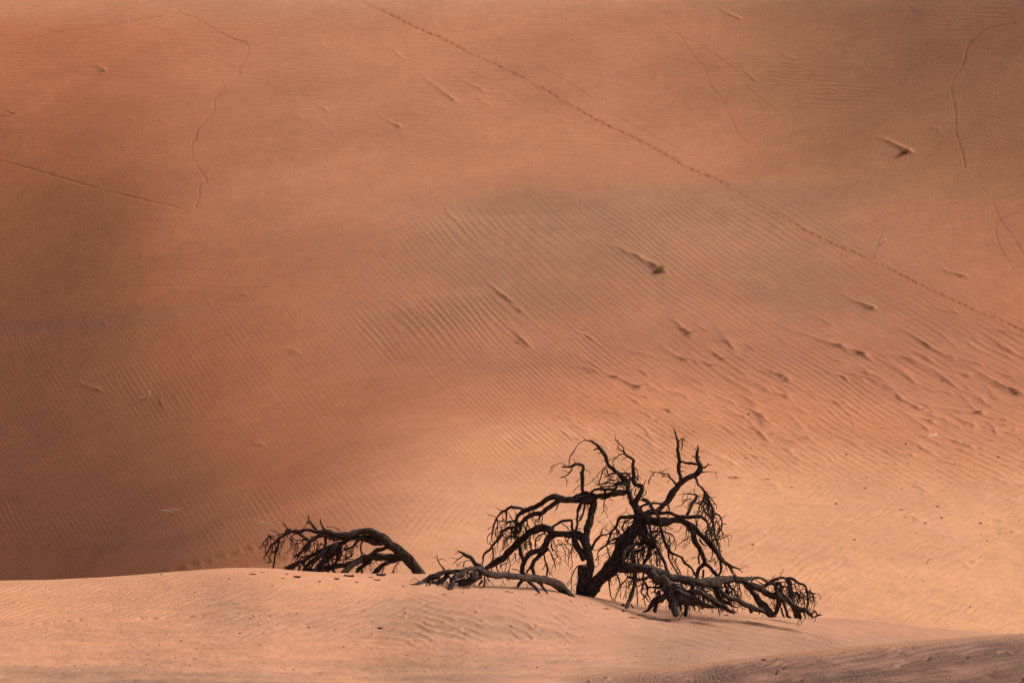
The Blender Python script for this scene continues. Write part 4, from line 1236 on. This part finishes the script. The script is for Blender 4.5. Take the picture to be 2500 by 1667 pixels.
pebs = [chip_mesh('pebble', 95 + i, CHIP, .32) for i in range(3)]

named = [(618, 1403, 15, 'dark bark flake on the crest left of the smaller dead tree'), (725, 1409, 20, 'long dark bark flake in front of the smaller dead tree'), (823, 1414, 13, 'small dark bark flake below the middle of the smaller dead tree'),
 (853, 1408, 26, 'wide thin bark strip on the crest under the smaller dead tree'), (930, 1406, 26, 'wide bark strip between the two dead trees, left of its neighbour'), (922, 1417, 15, 'small bark flake just below a wide strip between the two dead trees'),
 (476, 1445, 7, 'dark speck of bark on the smooth left shoulder of the mound'), (930, 1535, 14, 'dark bark lump with a twig on the mound below the gap between the trees'), (611, 1512, 8, 'dark lump of bark among the pale coarse ripples'),
 (1864, 1612, 11, 'dark bark flake on the near dark dune at lower right'), (429, 1605, 8, 'dark lump on the flat at lower left, left one of a pair'), (476, 1608, 8, 'dark lump on the flat at lower left, right one of a pair'),
 (1522, 1493, 11, 'dark bark flake below the large trunk'), (1772, 1503, 12, 'thin bark flake in front of the right limbs')]
for i, (x, y, sz, lab) in enumerate(named):
    put('bark_chip', chips[i % 5], x, y, sz, lab, 'bark chip', None, random.uniform(-.4, .4), 0)
rr = random.Random(5)
flakes = sorted([(827, 1471), (725, 1499), (753, 1533), (586, 1546), (442, 1566), (362, 1600), (182, 1627), (406, 1550), (690, 1412), (665, 1430), (560, 1414), (1475, 1500), (1739, 1507), (1778, 1584), (640, 1398), (700, 1402), (395, 1404), (870, 1422), (1190, 1432), (1250, 1447), (1320, 1454), (1600, 1506), (1430, 1478), (1690, 1519), (1560, 1502), (780, 1420), (985, 1432), (1130, 1448)])
for i, (x, y) in enumerate(flakes):
    put('bark_chip', chips[rr.randrange(5)], x, y, rr.uniform(5, 9), 'small plain bark flake on the sand before the trees, %s from the left' % ORD[i], 'bark chip', 'bark flakes on the mound', rr.uniform(-.6, .6), 0)
for i in range(95):
    x = rr.uniform(-20, 1700); y = rr.choice((rr.uniform(1540, 1660), rr.uniform(1575, 1640)))
    if y > near_row(np.array(x)) - 4: continue
    put('pebble', pebs[rr.randrange(3)], x, y, rr.uniform(2.2, 4.6), 'tiny dark pebble on the streaky flat along the bottom', 'pebble', 'pebbles on the flat', rr.uniform(0, 3), 0)
n = 0
while n < 80:
    x = rr.uniform(1350, 2520); y = rr.uniform(1000, 1500)
    if y > crest_row(np.array(x)) - 8 or rr.random() > min(1, (x - 1300) / 700): continue
    if 1180 < x < 2010 and y > 1180 and rr.random() < .7: continue
    put('crust_clod', clods[rr.randrange(4)], x, y, rr.choice((3, 3, 4, 4, 5, 7)), 'small dark crust clod strewn over the bright apron behind the large dead tree', 'clod', 'clods on the apron', rr.uniform(-.4, .4), 0)
    n += 1

# dead twigs dropped around the trees
drops = sorted([(1240, 1446, 16, .2), (1310, 1452, 12, -.4), (1480, 1487, 18, .3), (1545, 1508, 22, .15), (1632, 1517, 16, -.2), (1705, 1520, 24, .1), (1825, 1518, 18, .25), (1085, 1452, 14, .3), (905, 1411, 14, -.1), (1395, 1469, 12, .5)])
for i, (x, y, ln, a) in enumerate(drops):
    r4 = random.Random(900 + i); dx, dy = ln * .5 * math.cos(a), ln * .22 * math.sin(a)
    stick('fallen_twig', [[(x - dx, y - dy, .7), (x - dx * .3, y - dy * .3 - r4.uniform(0, 2), 1.1), (x + dx * .4, y + dy * .4 + r4.uniform(-1, 1), 1.0), (x + dx, y + dy, .5)], [(x, y - .5, .8), (x + dx * .4, y - 2.5, .4)]],
          'dark dropped twig lying on the sand before the trees, %s from the left' % ORD[i], 'twig', BARK, (x, y), False, 'dropped twigs on the mound', .012)
